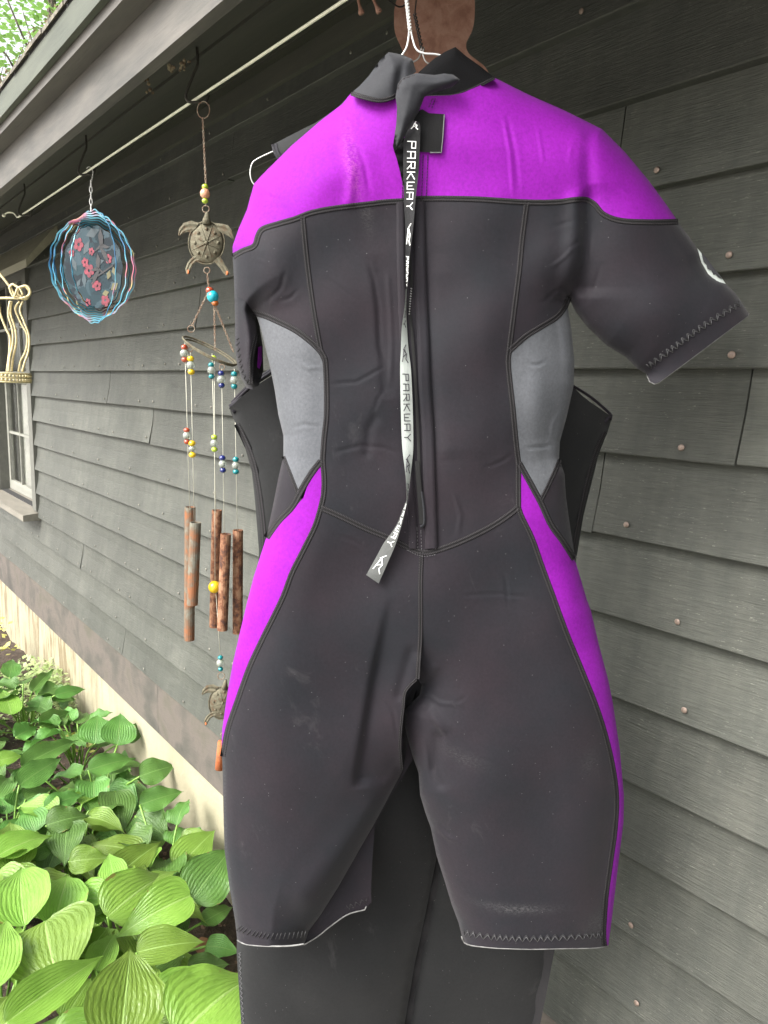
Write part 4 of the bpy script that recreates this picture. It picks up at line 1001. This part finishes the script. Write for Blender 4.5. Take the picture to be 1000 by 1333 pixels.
for (u, v, s_, f) in ((.2, .42, 1, 1), (.3, -.12, .9, -1)):
    body = [(0,0),(.12,.05),(.3,.02),(.42,.06),(.3,.10),(.18,.14),(.05,.1),(-.15,-.06)]; w1_ = [(.08,.08),(.02,.34),(.12,.5),(.2,.3),(.18,.1)]; w2_ = [(.05,.05),(.22,-.22),(.38,-.36),(.3,-.1),(.16,.04)]
    for shp in (body, w1_, w2_): mb.add([dpt(u+a*f*s_, v+b*s_, .0024) for a, b in shp], [tuple(range(len(shp)))])
mb.add([dpt(-.1,-.3,.0022), dpt(.2,-.22,.0022), dpt(.7,.02,.0022), dpt(.7,.07,.0022), dpt(.2,-.17,.0022), dpt(-.1,-.26,.0022)], [(0,1,4,5),(1,2,3,4)])
mb.build('bird_print', MT['bird'], disc)
for (u, v, a, l, w_) in ((.6,-.55,.6,.3,.1),(.5,-.3,1.2,.25,.08),(.75,-.2,1.8,.22,.08),(.3,-.65,.2,.25,.08)):
    mb = MB(); mb.add([dpt(u, v, .002), dpt(u+math.cos(a)*l/2-math.sin(a)*w_, v+math.sin(a)*l/2+math.cos(a)*w_, .002), dpt(u+math.cos(a)*l, v+math.sin(a)*l, .002), dpt(u+math.cos(a)*l/2+math.sin(a)*w_, v+math.sin(a)*l/2-math.cos(a)*w_, .002)], [(0,1,2,3)]).build('leaf_print', MT['olive'], disc)
for (u, v, a, l, w_) in ((-.2,.75,.3,.5,.12),(-.3,.3,1.0,.4,.1),(-.55,-.1,2.0,.4,.09),(-.3,-.5,1.6,.4,.08),(.1,.1,.2,.3,.08),(-.6,-.5,.9,.3,.06),(.2,-.85,.2,.3,.06)):
    MB().add([dpt(u, v, .0014), dpt(u+math.cos(a)*l/2-math.sin(a)*w_, v+math.sin(a)*l/2+math.cos(a)*w_, .0014), dpt(u+math.cos(a)*l, v+math.sin(a)*l, .0014), dpt(u+math.cos(a)*l/2+math.sin(a)*w_, v+math.sin(a)*l/2-math.cos(a)*w_, .0014)], [(0,1,2,3)]).build('leaf_print', MT['pale_b'], disc)
def chain_links(a, b, mb, ln=.007, r=.0007, wd=.0022):
    a = np.asarray(a); b = np.asarray(b); L = np.linalg.norm(b-a); n = max(1, int(L/(ln*.8))); ax = (b-a)/L
    u = np.cross(ax, hh); u /= np.linalg.norm(u); v = np.cross(ax, u)
    for i in range(n):
        c = a+(b-a)*(i+.5)/n; s_ = u if i % 2 else (v*.8+u*.6); 
        mb.tube([c+ax*math.sin(t)*ln*.56+s_*math.cos(t)*wd for t in np.linspace(0, 2*math.pi, 11)[:-1]], r, 5, True)
mb = MB(); mb.tube(smoothline([(cx, -.507, zr+.002), (cx, -.5, zr+.008), (cx, -.491, zr-.002), (cx+.004, -.497, zr-.03)], .003), .0013, 6); chain_links((cx+.003, -.498, zr-.026), ctr+np.array([0, 0, Rv]), mb, .016, .0013, .0035)
mb.build('spinner_chain', MT['wire_w'], sp, True)

# ------------------------------------------------------------------ turtle wind chime
cx = PY(265, 135, -.5)[0]; dc = (np.array([cx, -.5, 0])-C0) @ hh
U = dc/F*1.02                                    # metres in one traced unit at the chime
def Q(x, y, o=0): return P(x, y, dc-o)
chm = empty('wind_chime', tuple(Q(265, 135)), 'rusty turtle wind chime with coloured glass beads and five metal tubes', 'wind chime')
mb = MB(); mb.tube([Q(265+8*math.sin(t), 143-11*math.cos(t)) for t in np.linspace(0, 2*math.pi, 25)[:-1]], .0011, 7, True); mb.build('hanging_ring', MT['chain'], chm, True)
def oring(x, y, r_, rt=.0009, mat='chain'):
    MB().tube([Q(x+r_*math.sin(t), y+r_*math.cos(t)) for t in np.linspace(0, 2*math.pi, 17)[:-1]], rt, 6, True).build('wire_ring', MT[mat], chm, True)
oring(268, 272, 4.5); oring(269.5, 352, 4); oring(249, 428, 4.5); oring(288, 880, 4.5); oring(289, 478, 3.5); oring(247.5, 455, 3.2)
for a, b in (((264,153),(268,238)), ((270,357),(272,376)), ((272,378),(250,424)), ((279,398),(280,456)), ((281,400),(304,458)), ((268,264),(268,268))):
    mb = MB(); chain_links(Q(*a), Q(*b), mb, .0058, .0007, .0017); mb.build('chain', MT['chain'], chm, True)
def bead(x, y, r_, k, sq=.8, o=0):
    MB().sphere(Q(x, y, o), r_*U, 12, 8, (1, 1, sq)).build('bead', MT['bead_'+k], chm, True)
for x, y, r_, k in ((267,243,4,'lime'),(267,252,6.2,'peach'),(267,261.5,4,'lime'),(273,378,5,'red'),(277,386,7.5,'cyan'),(280,394.5,4.5,'orange'),
    (240,452,4.2,'red'),(240,460,5.5,'clear'),(240.5,468,4.2,'red'),(248,467,4.6,'yellow'),(248.5,475.5,5.6,'clear'),(249,484,4.6,'yellow'),
    (278,466,4,'lime'),(275,475,4,'teal'),(275.5,482,5.4,'clear'),(275.5,490,4,'teal'),(288,486,4.2,'navy'),(288,494,5.6,'clear'),(288.5,501.5,4.2,'navy'),(305,487,4.2,'teal'),(305,495,5.6,'clear'),(305,503,4.2,'teal'),
    (243,560,4,'red'),(243.3,567,5.2,'clear'),(243.5,575,4,'red'),(250,577,4.6,'yellow'),(250.2,584,4.6,'clear'),(250.5,592,4.6,'yellow'),(279,569,4,'lime'),(279,577,5.2,'clear'),(279.3,585,4,'lime'),
    (289.5,596,4.2,'navy'),(290,604,5.4,'clear'),(290.3,612,4.2,'navy'),(307,598,4.2,'teal'),(307,606,5.2,'clear'),(307.2,614,4.2,'teal'),(287,856,3.6,'teal'),(287,863,5.4,'clear'),(287.3,871,3.6,'teal')):
    bead(x, y, r_, k, 1.0 if r_ > 5 else .85)
MB().sphere(Q(279.3, 764, .0), 8.4*U, 16, 10).build('yellow_ball', MT['bead_yellow'], chm, True)
# hoop: two tilted wire circles
for dy, rs in ((0, 1.0), (2.5, .93)):
    MB().tube([Q(273+35*rs*math.cos(t), 456.5+dy+17*rs*math.cos(t)+7*rs*math.sin(t), .045*math.sin(t)) for t in np.linspace(0, 2*math.pi, 49)[:-1]], .0019, 8, True).build('hoop', MT['patina'], chm, True)
strings = [((240.5,445),(247,664)), ((248,458),(253,682)), ((276,460),(281,668)), ((288.5,480),(292,698)), ((305,480),(309,693)), ((279,462),(280,755)), ((281,770),(287,858))]
for a, b in strings: MB().tube([Q(*a), Q(*b)], .0006, 5).build('string', MT['string'], chm, True)
def pipe(x0, y0, x1, y1, wd, mat, o):
    a = Q(x0, y0, o); b = Q(x1, y1, o); r_ = wd/2*U; n = 16; ax = (b-a)/np.linalg.norm(b-a); u = np.cross(ax, hh); u /= np.linalg.norm(u); v = np.cross(ax, u)
    vs = []; fs = []
    prof = [(0, r_*.86), (0, r_), (.33, r_), (.66, r_), (1, r_), (1, r_*.86), (.5, r_*.86)]
    for t, rq in prof:
        for k in range(n): c = a+(b-a)*t; th = 2*math.pi*k/n; vs.append(c+(u*math.cos(th)+v*math.sin(th))*rq)
    m = len(prof)
    for j in range(m):
        j2 = (j+1) % m
        for k in range(n): fs.append((j*n+k, j*n+(k+1) % n, j2*n+(k+1) % n, j2*n+k))
    return mesh_obj('chime_tube', vs, fs, mat, chm, False)
pipe(247.5, 660, 246.5, 833, 14, MT['rust_tube2'], -.022); pipe(254.5, 680, 250.5, 787, 14.5, MT['rust_tube2'], .015)
pipe(282.5, 664, 279, 816, 13.5, MT['rust_tube'], -.03); pipe(294, 695, 289.5, 820, 13.8, MT['rust_tube'], .02); pipe(309.8, 690, 309.5, 824, 13.6, MT['rust_tube'], -.005)
def turtle(cx_, cy_, s_, tilt=0):
    def T(x, y, o=0):
        ca, sa = math.cos(tilt), math.sin(tilt); X = x*ca-y*sa; Y = x*sa+y*ca
        return Q(cx_+X*s_, cy_+Y*s_, o)
    root_parts = []
    # domed shell
    vs = []; fs = []; nr_, nt_ = 7, 28
    vs.append(T(0, 0, .010*s_))
    for i in range(1, nr_+1):
        q = i/nr_
        for j in range(nt_):
            th = 2*math.pi*j/nt_; rx, ry = 23*q, (29 if math.sin(th) > 0 else 27)*q
            vs.append(T(rx*math.cos(th), ry*math.sin(th), (.010*(1-q*q)-(.002 if i == nr_ else 0))*s_))
    for j in range(nt_): fs.append((0, 1+j, 1+(j+1) % nt_))
    for i in range(nr_-1):
        for j in range(nt_): a = 1+i*nt_+j; b = 1+i*nt_+(j+1) % nt_; fs.append((a, a+nt_, b+nt_, b))
    n0 = len(vs); vs.append(T(0, 0, -.002)); fs += [(n0, 1+(nr_-1)*nt_+(j+1) % nt_, 1+(nr_-1)*nt_+j) for j in range(nt_)]
    shell = mesh_obj('turtle_shell', vs, fs, MT['patina'], chm, True)
    mb = MB()
    mb.tube([T(23.5*math.cos(t), 28*math.sin(t), .0005) for t in np.linspace(0, 2*math.pi, 33)[:-1]], .0013*s_, 6, True)
    for k in range(8):
        th = 2*math.pi*k/8+.39; mb.tube([T(22*q*math.cos(th), 27*q*math.sin(th), (.0108*(1-q*q))*s_) for q in np.linspace(.12, .97, 7)], .0008*s_, 6)
        th2 = th+math.pi/8; mb.sphere(T(15*math.cos(th2), 18*math.sin(th2), .006*s_), .0034*s_, 8, 6)
    mb.sphere(T(0, 0, .010*s_), .0042*s_, 10, 6); mb.build('shell_ribs', MT['patina'], shell, True)
    def flip(pts, rust_tip=False):
        base = np.array(pts, float); mb2 = MB()
        # flat plate with ridges
        up_, lo_ = base[:len(base)//2], base[len(base)//2:][::-1]; n = len(up_); m = 5; v = []
        for i in range(n):
            for j in range(m): q = up_[i]*(1-j/(m-1))+lo_[i]*j/(m-1); v.append(T(q[0], q[1], .0012+.0012*(j % 2)))
        for i in range(n):
            for j in range(m): q = up_[i]*(1-j/(m-1))+lo_[i]*j/(m-1); v.append(T(q[0], q[1], -.0012))
        f = []
        for i in range(n-1):
            for j in range(m-1): a = i*m+j; f.append((a, a+m, a+m+1, a+1)); a += n*m; f.append((a, a+1, a+m+1, a+m))
        rim = [i*m for i in range(n)]+[(n-1)*m+j for j in range(1, m)]+[i*m+m-1 for i in range(n-2, -1, -1)]+[j for j in range(m-2, 0, -1)]
        for a, b in zip(rim, rim[1:]+rim[:1]): f.append((a, b, b+n*m, a+n*m))
        mb2.add(v, f); mb2.build('flipper', MT['rust_orange'] if rust_tip == 2 else MT['patina'], chm, False)
        if rust_tip == 1:
            mb3 = MB(); c = (up_[-1]+lo_[-1])/2; c2 = (up_[-2]+lo_[-2])/2; mb3.sphere(T(*(c*.6+c2*.4), .002), .0042*s_, 10, 6, (1.1, .5, 1)); mb3.build('flipper_tip', MT['rust_orange'], chm, True)
    flip([(-10,-26),(-20,-29),(-30,-26),(-36,-18),(-37,-10),  (-34,-10),(-30,-15),(-24,-16),(-18,-13),(-14,-10)][:5]+[(-35,-9),(-29,-13),(-25,-14),(-21,-14),(-16,-16)])
    flip([(10,-26),(20,-25),(28,-23),(33,-16),(36,-4), (34,-5),(28,-9),(24,-11),(20,-13),(16,-15)])
    flip([(-15,16),(-20,20),(-25,26),(-28,34),(-26,41), (-22,40),(-20,34),(-17,28),(-13,25),(-8,24)], 1)
    flip([(8,24),(12,27),(17,32),(21,38),(25,43), (31,40),(28,35),(24,29),(21,23),(17,17)], 1)
    mb = MB(); mb.tube([T(0, -24, .002), T(0, -30, .003), T(.5, -36, .003), T(.5, -40, .001)], [.0085*s_, .0075*s_, .0045*s_, .0015*s_], 10); mb.build('turtle_head', MT['patina'], chm, True)
turtle(269, 316, 1.0); turtle(290, 915, .78, .12)
oring(290, 957, 3); mb = MB(); mb.tube([Q(288, 965), Q(286, 1001)], [.0075, .0105], 10); mb.build('rusty_drop', MT['rust_orange'], chm, True)

# ------------------------------------------------------------------ rusty cutouts near the top
def plate(name, poly, d, th, mat, label, cat, holes=None):
    b = smoothline(poly, 4, True); n = len(b); A = Pn(b, d); B = A+hh*th
    me = mesh_obj(name, list(A)+list(B), [tuple(range(n)), tuple(range(2*n-1, n-1, -1))]+[(i, i+n, (i+1) % n+n, (i+1) % n) for i in range(n)], mat, None, False)
    return prop(me, label, cat)
pl_o = plate('metal_cutout', [(566,-45),(590,-42),(608,-26),(617,-8),(618,21),(615,39),(607,57),(611,70),(625,81),(634.5,91),(640,110),(642,150),(630,190),(600,205),(545,205),(515,190),(500,150),(503,110),(514,88),(526,76),(524,65),(515,44),(513,25),(515,5),(526,-22),(545,-40)], 1.17, .002, MT['rust_plate'], 'flat brown rusted metal cutout with round head hanging behind the hanger hooks', 'ornament')
oo = empty('metal_charm', tuple(P(483, -30, 1.14)), 'small rusty charm with two dangling feet at the top edge, left of the brown cutout', 'ornament')
for a, b in (((465,-20),(471,18)), ((482,-20),(494,16))):
    c = smoothline([a, ((a[0]*.6+b[0]*.4)-1, a[1]*.5+b[1]*.5), b], 4)
    mb = MB(); pts_ = Pn(c, 1.14); rs = [.0022]*(len(c)-3)+[.003, .0045, .0042]
    mb.tube(pts_, rs, 8); mb.build('paddle_foot', MT['rust_plate'], oo, True)
MB().box(tuple(P(474, -24, 1.14)-np.array([.022, .003, .0])), tuple(P(474, -24, 1.14)+np.array([.022, .003, .05]))).build('charm_body', MT['rust_plate'], oo)

# ------------------------------------------------------------------ cream scroll ornament by the window
do = (np.array([PY(20, 420, -.46)[0], -.46, 0])-C0) @ hh
orn = empty('hanging_ornament', tuple(P(8, 345, do)), 'cream scrollwork metal wind ornament with wavy strands hanging in front of the window', 'ornament')
def OT(name, pts, r, o=0, m_='cream_metal'): MB().tube(pp(pts, do-o, 2), r, 7).build(name, MT[m_], orn, True)
OT('hanging_wire', [(-28,300),(-12,340),(2,358)], .003)
OT('scroll', [(-12,348),(0,357),(12,372),(22,386),(34,389),(38,380),(33,373),(25,376),(24,383),(29,386)], .005)
OT('scroll', [(-12,388),(10,388),(28,388),(38,384),(39,377),(34,372),(24,374),(17,370),(13,374),(15,382)], .005, .02)
OT('scroll', [(12,374),(18,386),(24,374),(30,384)], .004, .03)
for k, pts in enumerate(([(26,392),(20,402),(27,420),(35,436),(34,455),(27,470),(24,484)], [(30,392),(26,404),(32,420),(38,438),(37,458),(32,472),(29,484)], [(13,392),(11,410),(16,428),(17,445),(13,464),(11,484)], [(15,392),(14,408),(20,428),(21,447),(17,466),(15,484)], [(-2,392),(1,410),(8,428),(13,440),(12,460),(9,484)], [(-6,392),(-8,430),(-2,460),(-4,484)])):
    OT('wavy_strand', pts, .0042, .01*(k % 3))
mb = MB()
for rr_, zz_ in ((.085, 0), (.085, -.016), (.085, -.032)):
    c0_ = P(8, 486, do)+np.array([0, 0, zz_])
    mb.tube([c0_+np.array([rr_*1.1*math.cos(t), rr_*math.sin(t), 0]) for t in np.linspace(0, 2*math.pi, 37)[:-1]], .0035, 6, True)
mb.build('bead_tray', MT['cream_metal'], orn, True)
mb = MB()
for k in range(40):
    t = 2*math.pi*k/40; c0_ = P(8, 486, do)
    for z_ in (-.008, -.024): mb.sphere(c0_+np.array([.093*math.cos(t+z_*10), .085*math.sin(t+z_*10), z_]), .0055, 7, 5)
mb.build('bead_trim', MT['cream_metal'], orn, True)

# ------------------------------------------------------------------ hostas
PT = [0, .03, .07, .13, .2, .28, .36, .45, .55, .65, .75, .84, .91, .96, 1]
PE = [.16, .46, .66, .83, .94, .99, .98, .92, .80, .63, .43, .25, .12, .045, .0]
def leaf_mesh(name, mat, var, broad=1.0, wavy=.02, cup=.18, droop=.22, nl=16, nw=16, puck=0):
    rg = random.Random(var); vs = []; uv = []; fs = []
    ph = rg.uniform(0, 6); tw = rg.uniform(-.12, .12)
    for i in range(nl+1):
        t = i/nl
        e = float(np.interp(t, PT, PE))
        for j in range(nw+1):
            s_ = (j/nw)*2-1; half = .5*e*broad
            edge = wavy*math.sin(t*17+ph+(2 if s_ > 0 else 0))*abs(s_)**3
            y = s_*half*(1-.1*abs(s_)*cup)
            x = t+(.05*(abs(s_)**2)*(-1 if t < .3 else .25))*e
            vein = .0022*math.cos(abs(s_)**.85*2*math.pi*7)*(1-t*.5)*e
            z = cup*half*abs(s_)**1.4*(1-.4*t)*1.0 - droop*t**2.2*.8+.06*math.sin(math.pi*t)+edge+vein+tw*s_*half
            if puck: z += .005*math.sin(t*31+j*1.9+ph)*math.sin(t*13+j*2.6)*e
            vs.append((x, y, z)); uv.append((t, s_))
    for i in range(nl):
        for j in range(nw): a = i*(nw+1)+j; fs.append((a, a+nw+1, a+nw+2, a+1))
    me = bpy.data.meshes.new(name); me.from_pydata(vs, [], fs); ul = me.uv_layers.new(name='UVMap')
    li = np.empty(len(me.loops), dtype=np.int32); me.loops.foreach_get('vertex_index', li)
    ul.data.foreach_set('uv', np.asarray(uv, dtype=np.float32)[li].ravel())
    me.polygons.foreach_set('use_smooth', [True]*len(me.polygons)); me.materials.append(mat); me.update(); return me
LM = [leaf_mesh('leaf', MT['leaf'], i, 1, .016+.006*(i % 3), .12+.1*(i % 4), .10+.09*(i % 5), puck=i % 2, nl=22, nw=32) for i in range(8)]
LB = [leaf_mesh('leaf', MT['leaf_b'], 20+i, 1, .03+.02*(i % 3), .15+.12*(i % 3), .12+.1*(i % 4), nl=18, nw=20) for i in range(7)]
def put_leaf(root, me, B, Tt, wd, up):
    B = Vector(B); Tt = Vector(Tt); X = (Tt-B); L = X.length; X.normalize(); Z = Vector(up); Z = (Z-X*Z.dot(X)).normalized(); Y = Z.cross(X)
    o = bpy.data.objects.new('leaf', me); COL.objects.link(o); o.parent = root
    mt = Matrix((X*L, Y*wd, Z*min(L, wd*1.2))).transposed().to_4x4(); mt.translation = B-Vector(root.location)
    o.matrix_basis = mt
    return o
plants = []
spec = [(-1.62,-.62,'front light green hosta with big ribbed leaves at the bottom, right beside the wetsuit','l'),
        (-1.95,-.86,'light green hosta with broad pale leaves in the bottom left corner','l'),
        (-2.05,-.48,'light green hosta with arching leaves in front of bare soil','l'),
        (-2.35,-.22,'hosta with upright pointed leaves against the foundation, left of the suit hem','m'),
        (-2.50,-.80,'hosta with upright veined leaf at the left edge, above the corner plant','l'),
        (-2.95,-.28,'dark green hosta with rounded leaves standing against the pale foundation','b'),
        (-2.90,-.62,'mid green hosta with long wavy leaves in the middle of the bed','b'),
        (-3.45,-.22,'green hosta with two upright round leaves close to the stained wall','b'),
        (-3.40,-.66,'wavy edged green hosta at the left side of the bed, beyond the middle one','b'),
        (-4.05,-.30,'far hosta with a leaf reaching toward the brown streaked foundation','b'),
        (-4.15,-.62,'far green hosta beside the pale speckled plant','b'),
        (-2.75,-1.02,'green hosta at the left frame edge, between the corner plant and the wavy edged one','m'),
        (-3.35,-.98,'green hosta at the left frame edge, level with the two upright round leaves','b'),
        (-3.9,-.86,'low green hosta at the left frame edge in front of the pale speckled plant','b'),
        (-2.7,-.45,'green hosta in the middle of the bed between soil gap and foundation','m'),
        (-4.9,-.5,'farthest green hosta at the left edge under the window','b'),
        (-1.25,-.45,'light green hosta hidden mostly behind the wetsuit legs','m')]
for x, y, lb, kd in spec:
    plants.append((empty('hosta', (x, y, .02), lb, 'plant', 'hostas in the bed along the house'), kd))
stems = {i: MB() for i in range(len(plants))}
def near(p):
    return min(range(len(plants)), key=lambda i: (plants[i][0].location.x-p[0])**2+(plants[i][0].location.y-p[1])**2)
def petiole(i, B):
    c = plants[i][0].location; B = np.array(B); a = np.array([c.x+R.uniform(-.03, .03), c.y+R.uniform(-.03, .03), .0]); m_ = a*.45+B*.55; m_[2] = B[2]*.72
    stems[i].tube(smoothline([a, m_, B], .05), .0042, 5)
V1 = C0
man = [ # base, tip, width (traced), height z at base, height z at tip, bright
 (33,1205,23,1111,60,.42,.47,'l'),(71,1204,91,1126,54,.38,.43,'l'),(140,1194,226,1122,66,.38,.42,'l'),(142,1150,212,1090,40,.34,.38,'l'),
 (248,1166,150,1214,54,.44,.42,'l'),(250,1172,304,1100,58,.34,.42,'m'),(231,1132,281,1078,44,.30,.36,'m'),(178,1240,268,1222,40,.42,.42,'l'),
 (59,1199,79,1296,98,.46,.44,'l'),(8,1332,140,1236,46,.52,.50,'l'),(158,1352,172,1224,82,.46,.55,'l'),(-14,1290,8,1184,50,.46,.50,'l'),
 (-16,1345,12,1284,34,.48,.50,'l'),(232,1352,334,1255,96,.46,.50,'l'),(196,1336,242,1298,36,.36,.38,'m'),(262,1202,306,1177,22,.30,.30,'b'),
 (268,1232,312,1236,28,.30,.30,'b'),(244,1264,300,1254,28,.30,.30,'b'),(194,1266,244,1232,38,.33,.33,'b'),(90,1122,143,1116,30,.32,.32,'m'),
 (125,1264,150,1210,32,.40,.42,'l'),(84,1328,120,1270,38,.40,.42,'l'),
 (153,970,157,926,40,.36,.46,'b'),(124,968,128,924,40,.36,.46,'b'),(166,966,188,936,20,.34,.40,'b'),(182,1011,230,995,32,.36,.37,'b'),
 (182,1048,240,1029,28,.36,.37,'b'),(176,1062,222,1092,46,.30,.26,'b'),(150,1030,158,1084,42,.34,.30,'b'),(115,1003,178,984,26,.38,.38,'b'),
 (60,1075,118,1058,32,.36,.37,'m'),(58,1052,112,1031,22,.36,.37,'b'),(25,1022,82,984,30,.38,.39,'b'),(28,998,106,957,28,.38,.40,'m'),
 (18,1132,14,1062,46,.34,.42,'m'),(46,1082,32,1046,36,.34,.38,'b'),(34,1112,76,1092,30,.34,.34,'b'),
 (72,905,114,894,15,.34,.34,'b'),(42,900,71,868,15,.34,.38,'b'),(12,882,18,853,21,.32,.38,'b'),(15,930,4,896,26,.34,.38,'m'),(52,946,94,925,24,.34,.35,'b'),
 (20,960,50,944,24,.34,.34,'b'),(-6,992,31,982,18,.35,.35,'m'),(-12,1042,16,1003,32,.36,.38,'m'),(6,1090,30,1060,24,.34,.36,'b')]
for bx, by, tx, ty, wp, zb, zt_, kd in man:
    zb -= .04; zt_ -= .04
    B = PZ(bx, by, zb); Tt = PZ(tx, ty, zt_); dist = np.linalg.norm((B+Tt)/2-C0); wd = wp*dist/F*1.0/ .98
    L_ = np.linalg.norm(Tt-B)
    view = C0-(B+Tt)/2; view /= np.linalg.norm(view)
    up = view*1.0+np.array([0, 0, .55])+np.array([R.uniform(-.25, .25), R.uniform(-.25, .25), 0])
    i = near(B*.7+Tt*.3); me = R.choice(LM if kd == 'l' else (LB if kd == 'b' else LM[:4]+LB[:3]))
    put_leaf(plants[i][0], me, B, Tt, wd, up); petiole(i, B)
for i, (rt, kd) in enumerate(plants):
    c = rt.location; n = 22 if kd == 'l' else 16
    for k in range(n):
        ring = (k % 3) % 2 if k < 16 else 0; a = k*2.4+i*1.3+R.uniform(-.3, .3); rb = (.07, .17)[ring]*R.uniform(.8, 1.2); zb = (.27, .16)[ring]*R.uniform(.85, 1.15)+(.05 if kd == 'l' else 0)
        L = R.uniform(.15, .21); B = np.array([c.x+math.cos(a)*rb, c.y+math.sin(a)*rb, zb])
        Tt = B+np.array([math.cos(a)*L, math.sin(a)*L, R.uniform(-.05, .05)])
        if Tt[1] > -.05:
            Tt[1] = -.05-R.uniform(0, .04); Tt[2] += .03
        if B[1] > -.07: B[1] = -.09
        me = R.choice(LM if kd == 'l' else (LB if kd == 'b' else LM[:4]+LB[:3]))
        put_leaf(rt, me, B, Tt, L*R.uniform(.6, .78), (R.uniform(-.25, .25)-.1*math.cos(a), R.uniform(-.3, .1), 1)); petiole(i, B)
for i, mb in stems.items(): prop(mb.build('petioles', MT['stem'], plants[i][0], True), kind='stuff')
# low pale speckled plants and small weeds at the far end of the bed
sm = leaf_mesh('small_leaf', MT['leaf_v'], 77, .9, .02, .1, .1, 4, 4)
def clump(name, label, cx_, cy_, rx, ry, n, z0, z1, mat, sz, kind='stuff'):
    mb = MB(); rg = random.Random(int(cx_*100))
    for _ in range(n):
        a = rg.uniform(0, 6.28); q = math.sqrt(rg.random()); x = cx_+rx*q*math.cos(a); y = min(cy_+ry*q*math.sin(a), -.03); z = rg.uniform(z0, z1)*(1-.4*q)
        b = rg.uniform(0, 6.28); l = rg.uniform(.6, 1.3)*sz; el = rg.uniform(-.2, .8); d = np.array([math.cos(b)*math.cos(el), math.sin(b)*math.cos(el), math.sin(el)])*l; s_ = np.array([-math.sin(b), math.cos(b), rg.uniform(-.3, .3)])*l*.33
        p = np.array([x, y, z]); mb.add([p, p+d*.5+s_, p+d, p+d*.5-s_], [(0, 1, 2, 3)])
    return prop(mb.build(name, mat, None, False), label, 'plant', None, kind)
pt = PZ(45, 872, .25)
clump('variegated_plant', 'pale cream leaved low plant behind the far hosta by the foundation', pt[0], pt[1]+.02, .42, .22, 900, .03, .32, MT['leaf_v'], .035)
pt = PZ(60, 905, .12)
clump('ground_cover', 'sparse pale little leaves scattered under the far hostas', pt[0], pt[1], .45, .35, 500, .01, .16, MT['leaf_v'], .025)
pt = PZ(100, 948, .25); clump('yellow_sprig', 'small yellow green sprig between hostas near the foundation', pt[0], pt[1], .07, .06, 40, .2, .3, MT['leaf_y'], .04)
pt = PZ(3, 818, .35); clump('yellow_flowers', 'bit of yellow flowering plant at the left edge beside the foundation', pt[0]-.1, min(pt[1], -.1), .12, .1, 40, .2, .45, MT['leaf_y'], .045)
clump('undergrowth', 'low dark green undergrowth across the planting bed', -3.0, -.75, 2.6, .5, 900, .0, .09, MT['leaf_b'], .05)
# leaves on the soil
for (px, py) in ((70, 1026), (78, 1034), (262, 1226), (215, 1205)):
    p = PZ(px, py, .06); a = R.uniform(0, 6)
    vs = []
    for k in range(10):
        t = 2*math.pi*k/10; r_ = .045*(1 if k % 2 else .75); vs.append((p[0]+r_*math.cos(t), p[1]+r_*.7*math.sin(t), .045+.012*math.sin(3*t+a)))
    vs.append((p[0], p[1], .052))
    o = mesh_obj('dead_leaf', vs, [(10, k, (k+1) % 10) for k in range(10)], MT['dead'])
    prop(o, {70: 'curled brown dead leaf lying between hostas at the left', 78: 'second brown dead leaf beside the curled one at the left', 262: 'brown dead leaf on the soil left of the wetsuit hem', 215: 'brown dead leaf on the bare soil under arching hosta leaves'}[px], 'leaf')
mb = MB()
for _ in range(1500):
    x = R.uniform(-4.5, -1.2); y = R.uniform(-1.1, -.03); s_ = R.uniform(.004, .014); mb.sphere((x, y, .02+R.uniform(0, .015)), s_, 5, 3, (1, .8, .5))
prop(mb.build('wood_mulch', simple('mulch', (.13, .085, .06), .9, var=.6, scale=40), None, False), 'small brown mulch bits strewn over the bed', None, None, 'stuff')

# ------------------------------------------------------------------ trees over the roof line
def tree(loc, h, cr, n, label, seed, grp='trees beyond the roof'):
    rg = random.Random(seed); rt = empty('maple_tree', loc, label, 'tree', grp)
    mb = MB(); x, y, z = loc
    mb.tube([(x, y, z), (x+.1, y, z+h*.3), (x-.05, y+.1, z+h*.6), (x, y, z+h*.95)], [.22, .17, .11, .03], 9)
    cl = []
    for k in range(26):
        a = rg.uniform(0, 6.28); el = rg.uniform(-.35, 1.2); q = cr*rg.uniform(.45, 1)
        c = (x+math.cos(a)*math.cos(el)*q, y+math.sin(a)*math.cos(el)*q, z+h*.72+math.sin(el)*q*.9); cl.append((c, rg.uniform(.5, 1.0)))
        mb.tube([(x, y, z+h*rg.uniform(.35, .7)), ((x+c[0])/2, (y+c[1])/2, (z+h*.6+c[2])/2+.1), c], [.03, .015, .004], 5)
    mb.build('trunk', MT['bark'], rt, True)
    lf = MB()
    for _ in range(n):
        c, r_ = rg.choice(cl); p = np.array(c)+np.array([rg.gauss(0, 1), rg.gauss(0, 1), rg.gauss(0, .55)])*r_*.6
        a = rg.uniform(0, 6.28); l = rg.uniform(.07, .13); d = np.array([math.cos(a), math.sin(a), rg.uniform(-.6, .3)])*l; s_ = np.array([-math.sin(a), math.cos(a), rg.uniform(-.5, .5)])*l*.5
        lf.add([p, p+d*.5+s_, p+d, p+d*.5-s_], [(0, 1, 2, 3)])
    prop(lf.build('crown', MT['leaf_t'], rt, False), kind='stuff')
def Pd(x, y, D): r = ray(x, y); r = r/np.linalg.norm(r[:2]); return C0+r*D
q = Pd(62, -20, 13); tree((q[0], q[1], 0), q[2]/.80, 2.0, 3600, 'leafy green tree seen over the roof edge in the top left corner', 31)
q = Pd(-40, 60, 17); tree((q[0], q[1], 0), q[2]/.85, 2.0, 2600, 'more distant green tree low at the far left of the roof edge', 32)
